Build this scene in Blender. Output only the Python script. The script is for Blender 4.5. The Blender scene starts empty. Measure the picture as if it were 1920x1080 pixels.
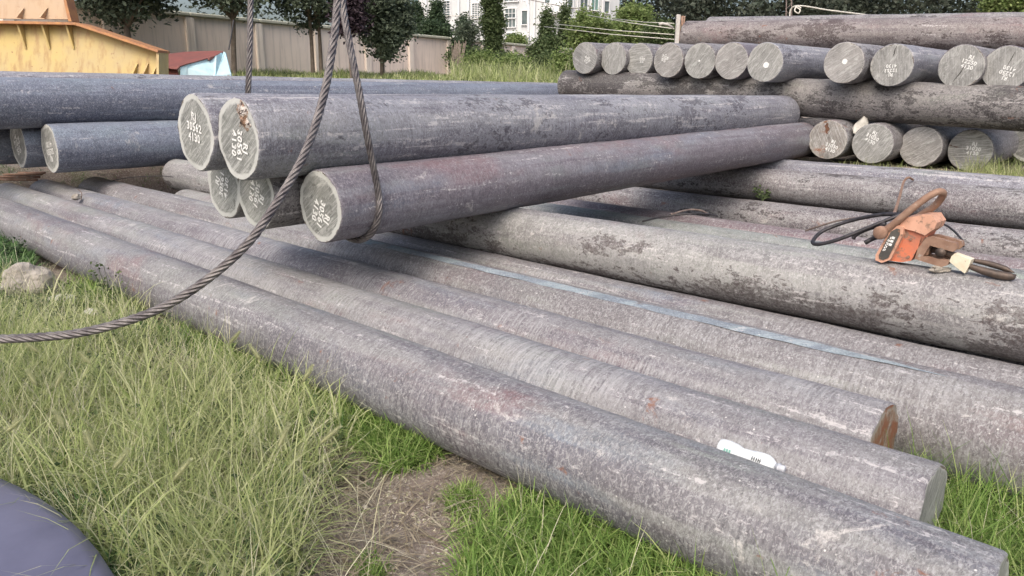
import bpy, math, random
import numpy as np
from mathutils import Matrix, Vector, noise as mnoise

random.seed(7)
rng = np.random.default_rng(7)
sc = bpy.context.scene
col = sc.collection

# ------------------------------------------------------------------ camera
F = 1400.0                      # focal length in photo pixels (1920 wide)
CH = 1.588                      # camera height
roll = math.atan(0.01)
pitch = math.atan((540 - 163) * math.cos(roll) / F)
fwd = np.array([0, math.cos(pitch), -math.sin(pitch)])
up0 = np.array([0, math.sin(pitch), math.cos(pitch)])
r0 = np.array([1.0, 0, 0])
rgt = math.cos(roll) * r0 + math.sin(roll) * up0
upv = -math.sin(roll) * r0 + math.cos(roll) * up0
camd = bpy.data.cameras.new("camera")
cam = bpy.data.objects.new("camera", camd)
col.objects.link(cam)
camd.sensor_fit = 'HORIZONTAL'
camd.sensor_width = 36.0
camd.lens = 36.0 * F / 1920.0
camd.clip_start = 0.05
camd.clip_end = 2000
cam.matrix_world = Matrix(((rgt[0], upv[0], -fwd[0], 0), (rgt[1], upv[1], -fwd[1], 0),
                           (rgt[2], upv[2], -fwd[2], CH), (0, 0, 0, 1)))
sc.camera = cam

# ------------------------------------------------------------------ light
SUN_AZ = math.radians(200)      # compass direction the sun stands in (0 = +Y, clockwise)
SUN_EL = math.radians(50)
world = bpy.data.worlds.new("World")
sc.world = world
world.use_nodes = True
wn = world.node_tree
bg = wn.nodes['Background']
sky = wn.nodes.new('ShaderNodeTexSky')
sky.sky_type = 'NISHITA'
sky.sun_disc = False
sky.sun_elevation = SUN_EL
sky.sun_rotation = SUN_AZ
sky.air_density = 1.0
sky.dust_density = 6.0
sky.ozone_density = 1.0
wn.links.new(sky.outputs[0], bg.inputs[0])
bg.inputs[1].default_value = 0.15
sund = bpy.data.lights.new("sun", 'SUN')
sund.energy = 1.15
sund.angle = math.radians(45)
sund.color = (1.0, 0.95, 0.88)
sun = bpy.data.objects.new("sun", sund)
col.objects.link(sun)
sv = Vector((math.sin(SUN_AZ) * math.cos(SUN_EL), math.cos(SUN_AZ) * math.cos(SUN_EL), math.sin(SUN_EL)))
sun.rotation_euler = sv.to_track_quat('Z', 'Y').to_euler()
sun.location = sv * 50
sc.view_settings.view_transform = 'Standard'
sc.view_settings.look = 'None'
sc.view_settings.gamma = 1
sc.view_settings.use_curve_mapping = False
sc.view_settings.exposure = 0.62
sc.cycles.max_bounces = 6
sc.cycles.use_denoising = True

# ------------------------------------------------------------------ layout helpers
AZ = math.radians(-47.66)
dd = np.array([math.sin(AZ), math.cos(AZ), 0.0])          # along the ground bars, away to the left
nn = np.array([math.cos(AZ), -math.sin(AZ), 0.0])         # across them, away to the right
cpos = np.array([0, 0, CH])

def ray(px, py):
    return rgt * (px - 960) / F + upv * (540 - py) / F + fwd

def at(px, py, depth):
    return cpos + ray(px, py) * depth

def at_p(px, py, p):
    v = ray(px, py)
    return cpos + v * (p / (v @ nn))

def at_z(px, py, z=0.0):
    v = ray(px, py)
    return cpos + v * ((z - CH) / v[2])

def proj(P):
    q = np.asarray(P) - cpos
    z = q @ fwd
    return 960 + F * (q @ rgt) / z, 540 - F * (q @ upv) / z, z

def PS(p, s, h):
    return nn * p + dd * s + np.array([0, 0, h])

def bis(f, a, b):
    fa = f(a)
    for _ in range(50):
        m = (a + b) / 2
        fm = f(m)
        if (fm > 0) == (fa > 0):
            a = m
        else:
            b = m
    return (a + b) / 2

def p_for(px, s, h, lo=-1.0, hi=25.0):
    return bis(lambda p: proj(PS(p, s, h))[0] - px, lo, hi)

def s_for(px, p, h, lo=-1.5, hi=13.0):
    return bis(lambda s: proj(PS(p, s, h))[0] - px, lo, hi)

def sstep(x, a, b):
    t = np.clip((x - a) / (b - a), 0, 1)
    return t * t * (3 - 2 * t)

def ground_h(x, y):
    x = np.asarray(x, float); y = np.asarray(y, float)
    p = x * nn[0] + y * nn[1]
    s = x * dd[0] + y * dd[1]
    left = np.maximum(sstep(s, 10.8, 11.3), sstep(p, 4.7, 5.4) * sstep(s, 9.4, 10.0)) * 0.76
    r = 0.72 * np.maximum(sstep(p, 8.55, 9.15), left)
    r = r + 1.12 * sstep(y, 15.5, 27)
    r = r + 0.018 * np.sin(x * 2.1 + 1.3) * np.cos(y * 1.7) + 0.012 * np.sin(x * 5.3 + y * 3.1) - 0.012
    r = r + 0.007 * np.sin(x * 13.3 + 1) * np.sin(y * 11.1 + 2)
    return r

# ------------------------------------------------------------------ object helpers
def tag(o, label=None, cat=None, group=None, kind=None):
    if label: o['label'] = label
    if cat: o['category'] = cat
    if group: o['group'] = group
    if kind: o['kind'] = kind
    return o

def link(name, me, mat=None, parent=None, mw=None):
    o = bpy.data.objects.new(name, me)
    col.objects.link(o)
    if mat is not None and me is not None:
        if len(me.materials) == 0:
            me.materials.append(mat)
    if parent is not None:
        o.parent = parent
    if mw is not None:
        o.matrix_world = mw if parent is None else parent.matrix_world.inverted() @ mw
    return o

def empty(name, loc=(0, 0, 0)):
    o = bpy.data.objects.new(name, None)
    o.empty_display_size = 0.1
    col.objects.link(o)
    o.location = Vector(loc)
    o.matrix_world = Matrix.Translation(Vector(loc))
    return o

def mesh_np(name, V, faces, smooth=False, uv=None):
    """faces: (n,k) array or list of arrays of equal-k faces"""
    me = bpy.data.meshes.new(name)
    V = np.asarray(V, np.float32)
    if not isinstance(faces, list):
        faces = [faces]
    faces = [np.asarray(f, np.int32) for f in faces if len(f)]
    me.vertices.add(len(V))
    me.vertices.foreach_set('co', V.ravel())
    loops = np.concatenate([f.ravel() for f in faces])
    tot = np.concatenate([np.full(len(f), f.shape[1], np.int32) for f in faces])
    st = np.concatenate([[0], np.cumsum(tot)[:-1]]).astype(np.int32)
    me.loops.add(len(loops))
    me.loops.foreach_set('vertex_index', loops)
    me.polygons.add(len(tot))
    me.polygons.foreach_set('loop_start', st)
    me.polygons.foreach_set('use_smooth', np.full(len(tot), smooth))
    if uv is not None:
        l = me.uv_layers.new(name='UVMap')
        l.data.foreach_set('uv', np.asarray(uv, np.float32)[loops].ravel())
    me.update(calc_edges=True)
    me.validate()
    return me

class MB:
    """collects simple shapes into one mesh"""
    def __init__(self):
        self.v = []; self.f = []
    def add(self, V, Fs):
        b = len(self.v)
        self.v += [tuple(map(float, p)) for p in V]
        self.f += [tuple(b + i for i in f) for f in Fs]
        return self
    def box(self, c, size, R=None, bev=0.0):
        sx, sy, sz = [k / 2 for k in size]
        V = []; Fs = []
        b = min(bev, sx * .9, sy * .9, sz * .9)
        if b <= 0:
            V = [(x, y, z) for x in (-sx, sx) for y in (-sy, sy) for z in (-sz, sz)]
            Fs = [(0, 1, 3, 2), (4, 6, 7, 5), (0, 4, 5, 1), (2, 3, 7, 6), (0, 2, 6, 4), (1, 5, 7, 3)]
        else:
            idx = {}
            for a in (-1, 1):
                for q in (-1, 1):
                    for w in (-1, 1):
                        for ax in range(3):
                            p = [a * sx, q * sy, w * sz]
                            for k in range(3):
                                if k != ax:
                                    p[k] -= (a, q, w)[k] * b
                            idx[(a, q, w, ax)] = len(V); V.append(tuple(p))
            S = [(a, q, w) for a in (-1, 1) for q in (-1, 1) for w in (-1, 1)]
            for a, q, w in S:
                Fs.append((idx[(a, q, w, 0)], idx[(a, q, w, 1)], idx[(a, q, w, 2)]) if a * q * w > 0 else (idx[(a, q, w, 0)], idx[(a, q, w, 2)], idx[(a, q, w, 1)]))
            for sgn in (-1, 1):
                o = [(-1, -1), (1, -1), (1, 1), (-1, 1)]
                if sgn < 0: o = o[::-1]
                Fs.append(tuple(idx[(sgn, i, j, 0)] for i, j in o))
                Fs.append(tuple(idx[(j, sgn, i, 1)] for i, j in o))
                Fs.append(tuple(idx[(i, j, sgn, 2)] for i, j in o))
            for i in (-1, 1):
                for j in (-1, 1):
                    e = lambda m: m if i * j > 0 else m[::-1]
                    Fs.append(tuple(e([idx[(-1, i, j, 1)], idx[(1, i, j, 1)], idx[(1, i, j, 2)], idx[(-1, i, j, 2)]])))
                    Fs.append(tuple(e([idx[(j, -1, i, 2)], idx[(j, 1, i, 2)], idx[(j, 1, i, 0)], idx[(j, -1, i, 0)]])))
                    Fs.append(tuple(e([idx[(i, j, -1, 0)], idx[(i, j, 1, 0)], idx[(i, j, 1, 1)], idx[(i, j, -1, 1)]])))
        if R is not None:
            V = [tuple(R @ Vector(p)) for p in V]
        V = [(p[0] + c[0], p[1] + c[1], p[2] + c[2]) for p in V]
        return self.add(V, Fs)
    def prism(self, poly, y0, y1, M=None):
        """poly in (x, z), extruded along y"""
        n = len(poly)
        V = [(x, y0, z) for x, z in poly] + [(x, y1, z) for x, z in poly]
        Fs = [tuple(range(n)), tuple(range(2 * n - 1, n - 1, -1))]
        Fs += [(i, i + n, (i + 1) % n + n, (i + 1) % n) for i in range(n)]
        if M is not None:
            V = [tuple(M @ Vector(p)) for p in V]
        return self.add(V, Fs)
    def tube(self, pts, r, seg=8, caps=True):
        pts = [Vector(p) for p in pts]
        n = len(pts)
        rr = r if hasattr(r, '__len__') else [r] * n
        V = []; Fs = []
        T = (pts[1] - pts[0]).normalized()
        U = T.orthogonal().normalized()
        for i in range(n):
            a = pts[max(0, i - 1)]; b = pts[min(n - 1, i + 1)]
            T = (b - a).normalized()
            U = (U - T * U.dot(T)).normalized()
            W = T.cross(U)
            for k in range(seg):
                t = 2 * math.pi * k / seg
                V.append(pts[i] + (U * math.cos(t) + W * math.sin(t)) * rr[i])
        for i in range(n - 1):
            for k in range(seg):
                k2 = (k + 1) % seg
                Fs.append((i * seg + k, i * seg + k2, (i + 1) * seg + k2, (i + 1) * seg + k))
        if caps:
            Fs.append(tuple(range(seg))[::-1]); Fs.append(tuple((n - 1) * seg + k for k in range(seg)))
        return self.add(V, Fs)
    def mesh(self, name, smooth=False):
        me = bpy.data.meshes.new(name)
        me.from_pydata(self.v, [], self.f)
        if smooth:
            me.polygons.foreach_set('use_smooth', [True] * len(me.polygons))
        me.update()
        return me
    def build(self, name, mat, parent=None, smooth=False, mw=None):
        return link(name, self.mesh(name, smooth), mat, parent, mw)

def catmull(pts, n=12):
    P = [np.array(p, float) for p in pts]
    P = [2 * P[0] - P[1]] + P + [2 * P[-1] - P[-2]]
    out = []
    for i in range(1, len(P) - 2):
        for k in range(n):
            t = k / n
            a, b, c, e = P[i - 1], P[i], P[i + 1], P[i + 2]
            out.append(0.5 * ((2 * b) + (c - a) * t + (2 * a - 5 * b + 4 * c - e) * t * t + (3 * b - a - 3 * c + e) * t ** 3))
    out.append(P[-2])
    return out

# ------------------------------------------------------------------ materials
class NT:
    def __init__(self, name):
        self.m = bpy.data.materials.new(name)
        self.m.use_nodes = True
        self.t = self.m.node_tree
        self.b = self.t.nodes['Principled BSDF']
        self.tc = None
    def n(self, kind, **kw):
        x = self.t.nodes.new(kind)
        for k, v in kw.items():
            setattr(x, k, v)
        return x
    def l(self, a, b):
        self.t.links.new(a, b)
    def coord(self, which='Object', scale=(1, 1, 1), rnd=True, rot=(0, 0, 0)):
        if self.tc is None:
            self.tc = self.n('ShaderNodeTexCoord')
        out = self.tc.outputs[which]
        if any(rot):
            m0 = self.n('ShaderNodeMapping'); m0.inputs['Rotation'].default_value = rot
            self.l(out, m0.inputs['Vector']); out = m0.outputs[0]
        mp = self.n('ShaderNodeMapping')
        mp.inputs['Scale'].default_value = scale
        self.l(out, mp.inputs['Vector'])
        if rnd:
            if not hasattr(self, 'oi'):
                self.oi = self.n('ShaderNodeObjectInfo')
                self.mu = self.n('ShaderNodeMath', operation='MULTIPLY')
                self.l(self.oi.outputs['Random'], self.mu.inputs[0])
                self.mu.inputs[1].default_value = 173.0
            ad = self.n('ShaderNodeVectorMath', operation='ADD')
            self.l(mp.outputs[0], ad.inputs[0]); self.l(self.mu.outputs[0], ad.inputs[1])
            return ad.outputs[0]
        return mp.outputs[0]
    def noise(self, vec, scale, detail=4, rough=0.55, dist=0.0):
        x = self.n('ShaderNodeTexNoise')
        x.inputs['Scale'].default_value = scale
        x.inputs['Detail'].default_value = detail
        x.inputs['Roughness'].default_value = rough
        x.inputs['Distortion'].default_value = dist
        self.l(vec, x.inputs['Vector'])
        return x.outputs['Fac']
    def ramp(self, fac, a, b, lo=0.0, hi=1.0, smooth=False):
        x = self.n('ShaderNodeMapRange')
        if smooth: x.interpolation_type = 'SMOOTHSTEP'
        x.inputs['From Min'].default_value = a; x.inputs['From Max'].default_value = b
        x.inputs['To Min'].default_value = lo; x.inputs['To Max'].default_value = hi
        self.l(fac, x.inputs['Value'])
        return x.outputs[0]
    def mix(self, fac, a, b, mode='MIX'):
        x = self.n('ShaderNodeMix', data_type='RGBA', blend_type=mode)
        for v, i in ((fac, 0), (a, 6), (b, 7)):
            if isinstance(v, (int, float)): x.inputs[i].default_value = v
            elif isinstance(v, tuple): x.inputs[i].default_value = (*v[:3], 1)
            else: self.l(v, x.inputs[i])
        return x.outputs[2]
    def math(self, op, a, b=None):
        x = self.n('ShaderNodeMath', operation=op)
        for v, i in ((a, 0), (b, 1)):
            if v is None: continue
            if isinstance(v, (int, float)): x.inputs[i].default_value = v
            else: self.l(v, x.inputs[i])
        return x.outputs[0]
    def bump(self, h, strength=0.3, dist=0.01, normal=None):
        x = self.n('ShaderNodeBump')
        x.inputs['Strength'].default_value = strength
        x.inputs['Distance'].default_value = dist
        self.l(h, x.inputs['Height'])
        if normal is not None: self.l(normal, x.inputs['Normal'])
        return x.outputs[0]
    def fin(self, color=None, rough=0.7, metal=0.0, normal=None, spec=None):
        if color is not None:
            if isinstance(color, tuple): self.b.inputs['Base Color'].default_value = (*color[:3], 1)
            else: self.l(color, self.b.inputs['Base Color'])
        if isinstance(rough, (int, float)): self.b.inputs['Roughness'].default_value = rough
        else: self.l(rough, self.b.inputs['Roughness'])
        self.b.inputs['Metallic'].default_value = metal
        if spec is not None: self.b.inputs['Specular IOR Level'].default_value = spec
        if normal is not None: self.l(normal, self.b.inputs['Normal'])
        return self.m

def steel(name, ca, cb, dark=(0.045, 0.04, 0.042), light=(0.42, 0.40, 0.40), flake=0.0, rust=0.5, dust=0.5,
          tool=0.5, red=0.0, blue=0.0, speck=0.5, rough=0.62, side=0.0, splash=1.0, val=1.0):
    """weathered rolled steel: slow colour drift, crusty mottling, flaked mill scale, scuffs, dust, rust"""
    t = NT(name)
    tint = lambda q: (q[0] * 0.86 * val, q[1] * 0.905 * val, q[2] * 0.915 * val)
    ca, cb, light = tint(ca), tint(cb), tint(light)
    v = t.coord('Object', (1, 1, 1))
    va = t.coord('Object', (0.35, 1.6, 1.6))
    big = t.noise(va, 2.2, 3, 0.55)
    c = t.mix(t.ramp(big, 0.36, 0.64), ca, cb)
    if red:
        m = t.ramp(t.noise(t.coord('Object', (0.5, 1.3, 1.3)), 1.9, 4, 0.6, 0.6), 0.60 - 0.1 * red, 0.72 - 0.1 * red)
        c = t.mix(t.math('MULTIPLY', m, 0.85), c, (0.19, 0.105, 0.115))
    if blue:
        m = t.ramp(t.noise(t.coord('Object', (0.4, 1.5, 1.5)), 1.6, 4, 0.6, 0.4), 0.58 - 0.1 * blue, 0.74 - 0.1 * blue)
        c = t.mix(t.math('MULTIPLY', m, 0.85), c, (0.15, 0.19, 0.25))
    gr = t.ramp(t.noise(t.coord('Object', (0.45, 1.4, 1.4)), 2.3, 4, 0.6, 0.5), 0.54, 0.66)
    c = t.mix(t.math('MULTIPLY', gr, 0.6), c, (cb[0] * 0.92, cb[1] * 1.06, cb[2] * 0.92))
    # long bands of tone along the bar
    lb = t.noise(t.coord('Object', (0.10, 2.6, 2.6)), 2.6, 5, 0.62, 0.25)
    c = t.mix(t.ramp(lb, 0.48, 0.54, 0.0, 0.72), c, (ca[0] * .62, ca[1] * .58, ca[2] * .64))
    c = t.mix(t.ramp(lb, 0.50, 0.36, 0.0, 0.30), c, (cb[0] * 1.18, cb[1] * 1.2, cb[2] * 1.12))
    # clouds of grime
    g = t.noise(v, 7, 7, 0.65, 0.3)
    c = t.mix(t.ramp(g, 0.44, 0.66, 0.0, 0.42), c, (ca[0] * .45, ca[1] * .43, ca[2] * .44))
    # crusty mottling at centimetre scale
    w = t.noise(t.coord('Object', (1.25, 0.9, 0.9)), 62, 6, 0.70, 1.1)
    c = t.mix(t.ramp(w, 0.47, 0.60, 0.0, 0.50 + 0.4 * speck), c, tuple(k * 1.18 for k in light))
    w2 = t.noise(t.coord('Object', (1.7, 0.8, 0.8)), 78, 6, 0.72, 0.9)
    c = t.mix(t.ramp(w2, 0.48, 0.64, 0.0, 0.5 + 0.3 * speck), c, (ca[0] * .34, ca[1] * .32, ca[2] * .33))
    w3 = t.noise(v, 13, 6, 0.7, 0.5)
    c = t.mix(t.ramp(w3, 0.50, 0.66, 0.0, 0.28), c, (ca[0] * .55, ca[1] * .52, ca[2] * .53))
    h = t.math('ADD', t.math('MULTIPLY', w, 0.9), t.math('MULTIPLY', w2, -0.7))
    if flake:
        cl = t.noise(t.coord('Object', (0.6, 1.3, 1.3)), 2.4, 4, 0.6, 0.2)
        fl = t.noise(t.coord('Object', (0.8, 1.3, 1.3)), 30, 9, 0.72, 0.6)
        fl2 = t.noise(t.coord('Object', (0.7, 1.3, 1.3)), 11, 7, 0.7, 0.5)
        s = t.math('ADD', t.math('ADD', t.math('MULTIPLY', cl, 1.1), t.math('MULTIPLY', fl, 0.7)), t.math('MULTIPLY', fl2, 0.5))
        if side:                                            # rain-washed crest, scale left on the flanks; darker underside also paints in shade
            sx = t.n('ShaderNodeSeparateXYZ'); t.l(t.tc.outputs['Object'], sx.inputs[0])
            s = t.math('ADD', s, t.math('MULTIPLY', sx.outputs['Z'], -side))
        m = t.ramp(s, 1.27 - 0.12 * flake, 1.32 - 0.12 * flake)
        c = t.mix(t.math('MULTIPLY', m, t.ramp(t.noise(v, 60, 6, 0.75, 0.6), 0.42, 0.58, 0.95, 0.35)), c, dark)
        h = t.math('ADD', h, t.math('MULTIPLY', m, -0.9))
        m2 = t.ramp(s, 1.17 - 0.12 * flake, 1.25 - 0.12 * flake)
        m3 = t.math('MULTIPLY', m2, t.math('SUBTRACT', 1.0, m))
        c = t.mix(t.math('MULTIPLY', m3, 0.5), c, light)
    # scuffed crests and settled dust
    sc1 = t.noise(t.coord('Object', (0.6, 9, 9)), 2.4, 6, 0.7, 0.3)
    sc2 = t.noise(v, 30, 5, 0.75, 0.8)
    sm = t.ramp(t.math('ADD', sc1, t.math('MULTIPLY', sc2, 0.7)), 1.01 - 0.08 * dust, 1.09 - 0.08 * dust)
    c = t.mix(t.math('MULTIPLY', sm, 0.7), c, (0.52, 0.50, 0.50))
    # splashed lime and dried mud
    sl_ = t.noise(t.coord('Object', (1.0, 1.3, 1.3)), 3.3, 8, 0.72, 0.9)
    c = t.mix(t.math('MULTIPLY', t.ramp(sl_, 0.625, 0.67, 0, splash), t.ramp(w, 0.36, 0.58, 0.2, 0.8)), c, (0.50, 0.48, 0.46))
    # chalky specks
    vo = t.n('ShaderNodeTexVoronoi'); vo.inputs['Scale'].default_value = 26
    t.l(v, vo.inputs['Vector'])
    sp = t.math('MULTIPLY', t.ramp(vo.outputs['Distance'], 0.12, 0.04), t.ramp(t.noise(v, 9, 2), 0.56, 0.6))
    c = t.mix(sp, c, (0.62, 0.60, 0.58))
    # rust blooms
    if rust:
        rm = t.noise(t.coord('Object', (1.1, 1.3, 1.3)), 4.4, 7, 0.68, 0.4)
        rr = t.ramp(rm, 0.685 - 0.05 * rust, 0.73 - 0.05 * rust)
        c = t.mix(t.math('MULTIPLY', rr, 0.8), c, (0.20, 0.085, 0.05))
    # rolling marks running round the bar
    tm = t.noise(t.coord('Object', (26, 2.2, 2.2)), 3.0, 3, 0.6, 0.25)
    tw = t.ramp(t.noise(t.coord('Object', (0.8, 2, 2)), 1.7, 3), 0.42, 0.6)
    tmm = t.math('MULTIPLY', t.ramp(tm, 0.40, 0.62), tw)
    c = t.mix(t.math('MULTIPLY', tmm, 0.62 * tool), c, tuple(k * 1.25 for k in light))
    h = t.math('ADD', h, t.math('MULTIPLY', tmm, 1.1 * tool))
    fine = t.noise(v, 170, 3, 0.7)
    h = t.math('ADD', h, t.math('MULTIPLY', fine, 0.35))
    nb = t.bump(t.noise(va, 6, 3, 0.5), 0.35, 0.02)
    nb = t.bump(h, 0.5, 0.0045, nb)
    return t.fin(c, t.ramp(w, 0.3, 0.7, rough - 0.1, rough + 0.16), 0.12, nb, 0.4)

def face_mat(name, base, rim, rimw=0.16, lines=0.5, rot=0.5, stain=0.4, rust=0.0):
    """sawn end of a bar: pale ground rim, saw lines, stains"""
    t = NT(name)
    uv = t.coord('UV', (1, 1, 1), rnd=False)
    sep = t.n('ShaderNodeVectorMath', operation='LENGTH')
    t.l(uv, sep.inputs[0])
    v = t.coord('Object', (1, 1, 1))
    n1 = t.noise(v, 9, 5, 0.6)
    rad = t.math('ADD', sep.outputs['Value'], t.math('MULTIPLY', t.math('SUBTRACT', n1, 0.5), 0.35))
    c = t.mix(t.ramp(t.noise(v, 5, 5, 0.6, 0.4), 0.35, 0.65), base, tuple(k * 0.62 for k in base))
    vs = t.coord('Object', (1, 1.6, 46), rot=(rot, 0, 0))
    sl = t.noise(vs, 2.6, 5, 0.65, 0.5)
    c = t.mix(t.ramp(sl, 0.48, 0.64, 0, lines), c, (0.50, 0.50, 0.49))
    sl2 = t.noise(t.coord('Object', (1, 2.6, 30), rot=(rot + 0.12, 0, 0)), 3.1, 4, 0.65, 0.9)
    c = t.mix(t.ramp(sl2, 0.55, 0.68, 0, lines), c, tuple(k * 0.35 for k in base))
    st = t.noise(v, 11, 6, 0.7, 1.2)
    c = t.mix(t.ramp(st, 0.56, 0.68, 0, stain), c, (0.08, 0.085, 0.08))
    c = t.mix(t.ramp(t.noise(v, 60, 3, 0.7), 0.55, 0.7, 0, 0.4), c, (0.5, 0.5, 0.48))
    sw = t.noise(t.coord('Object', (1, 3, 14), rot=(rot * 0.5 + 0.2, 0, 0)), 2.0, 7, 0.72, 1.2)
    c = t.mix(t.ramp(sw, 0.54, 0.64, 0, 0.55), c, (0.52, 0.53, 0.51))
    c = t.mix(t.ramp(sw, 0.44, 0.34, 0, 0.45), c, (0.12, 0.125, 0.12))
    rm = t.ramp(rad, 1 - rimw - 0.02, 1 - rimw + 0.03)
    c = t.mix(t.math('MULTIPLY', rm, 0.85), c, rim)
    ed = t.ramp(rad, 0.985, 1.0)
    c = t.mix(t.math('MULTIPLY', ed, t.ramp(st, 0.45, 0.55)), c, (0.13, 0.11, 0.09))
    if rust:
        rs = t.ramp(t.noise(v, 6.5, 6, 0.7, 0.5), 0.66 - 0.12 * rust, 0.74 - 0.1 * rust)
        c = t.mix(rs, c, (0.24, 0.10, 0.05))
    h = t.math('ADD', t.math('MULTIPLY', sl, 0.7), t.math('MULTIPLY', st, 0.6))
    h = t.math('ADD', h, t.math('MULTIPLY', rm, -0.6))
    return t.fin(c, 0.62, 0.1, t.bump(h, 0.5, 0.004), 0.4)

def plain(name, c1, c2, scale=6, rough=0.75, metal=0.0, bump=0.2, bscale=30, detail=5, dist=0.004, streak=None, spots=None):
    t = NT(name)
    v = t.coord('Object')
    c = t.mix(t.ramp(t.noise(v, scale, detail, 0.6), 0.35, 0.65), c1, c2)
    if streak:
        sv_ = t.noise(t.coord('Object', (6, 6, 0.35)), 1.2, 5, 0.65)
        c = t.mix(t.ramp(sv_, 0.5, 0.68, 0, streak[1]), c, streak[0])
    if spots:
        c = t.mix(t.ramp(t.noise(v, spots[1], 6, 0.7), spots[2], spots[2] + 0.06), c, spots[0])
    return t.fin(c, rough, metal, t.bump(t.noise(v, bscale, 5, 0.6), bump, dist))

def leafmat(name, cols, rough=0.6, trans=0.25):
    t = NT(name)
    geo = t.n('ShaderNodeNewGeometry')
    cr = t.n('ShaderNodeValToRGB')
    el = cr.color_ramp.elements
    while len(el) < len(cols): el.new(0.5)
    for i, c in enumerate(cols):
        el[i].position = i / (len(cols) - 1)
        el[i].color = (*c, 1)
    t.l(geo.outputs['Random Per Island'], cr.inputs[0])
    c = t.mix(t.ramp(t.noise(t.coord('Object', rnd=False), 1.3, 3), 0.35, 0.65, 0, 0.5), cr.outputs[0], tuple(k * 0.6 for k in cols[len(cols) // 2]))
    t.fin(c, rough, 0, None, 0.25)
    if trans:
        tr = t.n('ShaderNodeBsdfTranslucent')
        t.l(c, tr.inputs[0])
        ms = t.n('ShaderNodeMixShader'); ms.inputs[0].default_value = trans
        out = t.t.nodes['Material Output']
        t.l(t.b.outputs[0], ms.inputs[1]); t.l(tr.outputs[0], ms.inputs[2]); t.l(ms.outputs[0], out.inputs[0])
    return t.m

GA = dict(light=(0.44, 0.42, 0.43))
M = {}
M['front'] = steel('steel_front', (0.225, 0.205, 0.225), (0.30, 0.285, 0.275), red=0.55, blue=0.8, rust=0.8, dust=0.7, tool=0.35, speck=0.5, val=0.90)
M['tooled'] = steel('steel_tooled', (0.26, 0.235, 0.255), (0.33, 0.31, 0.30), rust=0.6, dust=0.7, tool=0.9, speck=0.5, red=0.45, blue=0.5, val=0.88)
M['warm'] = steel('steel_warm', (0.27, 0.245, 0.245), (0.34, 0.325, 0.305), rust=0.7, dust=0.5, tool=0.55, speck=0.6, blue=0.3, red=0.4, val=0.90)
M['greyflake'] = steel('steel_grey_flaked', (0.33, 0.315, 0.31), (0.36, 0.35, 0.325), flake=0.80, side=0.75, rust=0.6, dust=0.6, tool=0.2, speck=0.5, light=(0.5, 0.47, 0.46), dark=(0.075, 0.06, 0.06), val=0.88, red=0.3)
M['darkflake'] = steel('steel_dark_flaked', (0.15, 0.135, 0.135), (0.20, 0.185, 0.17), flake=1.25, rust=0.5, dust=0.4, tool=0.1, speck=0.5, light=(0.34, 0.31, 0.30), dark=(0.04, 0.036, 0.038))
M['brownflake'] = steel('steel_brown_flaked', (0.20, 0.165, 0.165), (0.25, 0.21, 0.20), flake=0.8, rust=0.9, dust=0.4, tool=0.1, speck=0.7, light=(0.36, 0.32, 0.31), red=0.8, dark=(0.06, 0.045, 0.045))
M['purple'] = steel('steel_purple', (0.215, 0.18, 0.20), (0.25, 0.24, 0.27), rust=0.4, dust=0.35, tool=0.25, speck=0.35, red=0.9, blue=0.8, light=(0.34, 0.31, 0.33))
M['greyblue'] = steel('steel_grey_blue', (0.215, 0.205, 0.235), (0.30, 0.285, 0.30), flake=0.12, rust=0.2, dust=1.15, tool=0.5, speck=0.55, light=(0.38, 0.37, 0.40), dark=(0.07, 0.065, 0.08))
M['blue'] = steel('steel_blue', (0.165, 0.175, 0.225), (0.215, 0.235, 0.295), rust=0.1, dust=0.5, tool=0.1, speck=0.4, light=(0.36, 0.37, 0.42), rough=0.55)
M['redbrown'] = steel('steel_red_brown', (0.225, 0.165, 0.175), (0.26, 0.205, 0.21), rust=0.3, dust=0.4, tool=0.3, speck=0.3, red=0.8)
M['greenish'] = steel('steel_greenish', (0.25, 0.26, 0.25), (0.30, 0.31, 0.295), rust=0.2, dust=0.4, tool=0.3, speck=0.3)
M['brown'] = steel('steel_brown', (0.165, 0.14, 0.15), (0.235, 0.205, 0.21), flake=0.2, red=0.4, rust=0.5, dust=0.6, tool=0.2, speck=0.6, light=(0.42, 0.40, 0.40))
M['face'] = face_mat('sawn_face', (0.27, 0.28, 0.265), (0.52, 0.53, 0.51), 0.15, 0.6, 0.6, 0.85)
M['face2'] = face_mat('sawn_face_lines', (0.30, 0.30, 0.285), (0.42, 0.42, 0.40), 0.03, 0.6, 1.0, 0.35)
M['face3'] = face_mat('sawn_face_level', (0.28, 0.28, 0.265), (0.40, 0.40, 0.38), 0.04, 0.65, 0.1, 0.5)
M['face4'] = face_mat('sawn_face_rusty', (0.29, 0.27, 0.25), (0.40, 0.39, 0.36), 0.06, 0.6, 2.0, 0.5, 0.7)
M['face5'] = face_mat('sawn_face_steep', (0.29, 0.29, 0.28), (0.40, 0.40, 0.38), 0.03, 0.5, 1.7, 0.45)
M['face6'] = face_mat('sawn_face_slant', (0.31, 0.30, 0.29), (0.42, 0.41, 0.39), 0.04, 0.45, 0.6, 0.3)
M['face7'] = face_mat('sawn_face_slant_back', (0.27, 0.27, 0.265), (0.38, 0.38, 0.36), 0.03, 0.5, 2.6, 0.3)
M['rustface'] = face_mat('rusty_face', (0.30, 0.17, 0.09), (0.30, 0.28, 0.24), 0.10, 0.3, 2.0, 0.7, 1.6)
M['crackdark'] = plain('dark_crack', (0.045, 0.042, 0.04), (0.08, 0.075, 0.07), 20, 0.95)
M['crackrust'] = plain('rusty_split', (0.16, 0.075, 0.045), (0.07, 0.045, 0.035), 20, 0.95)
M['paint'] = plain('white_stencil_paint', (0.80, 0.80, 0.79), (0.62, 0.63, 0.61), 60, 0.8, spots=((0.42, 0.43, 0.41), 95, 0.64))
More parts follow.
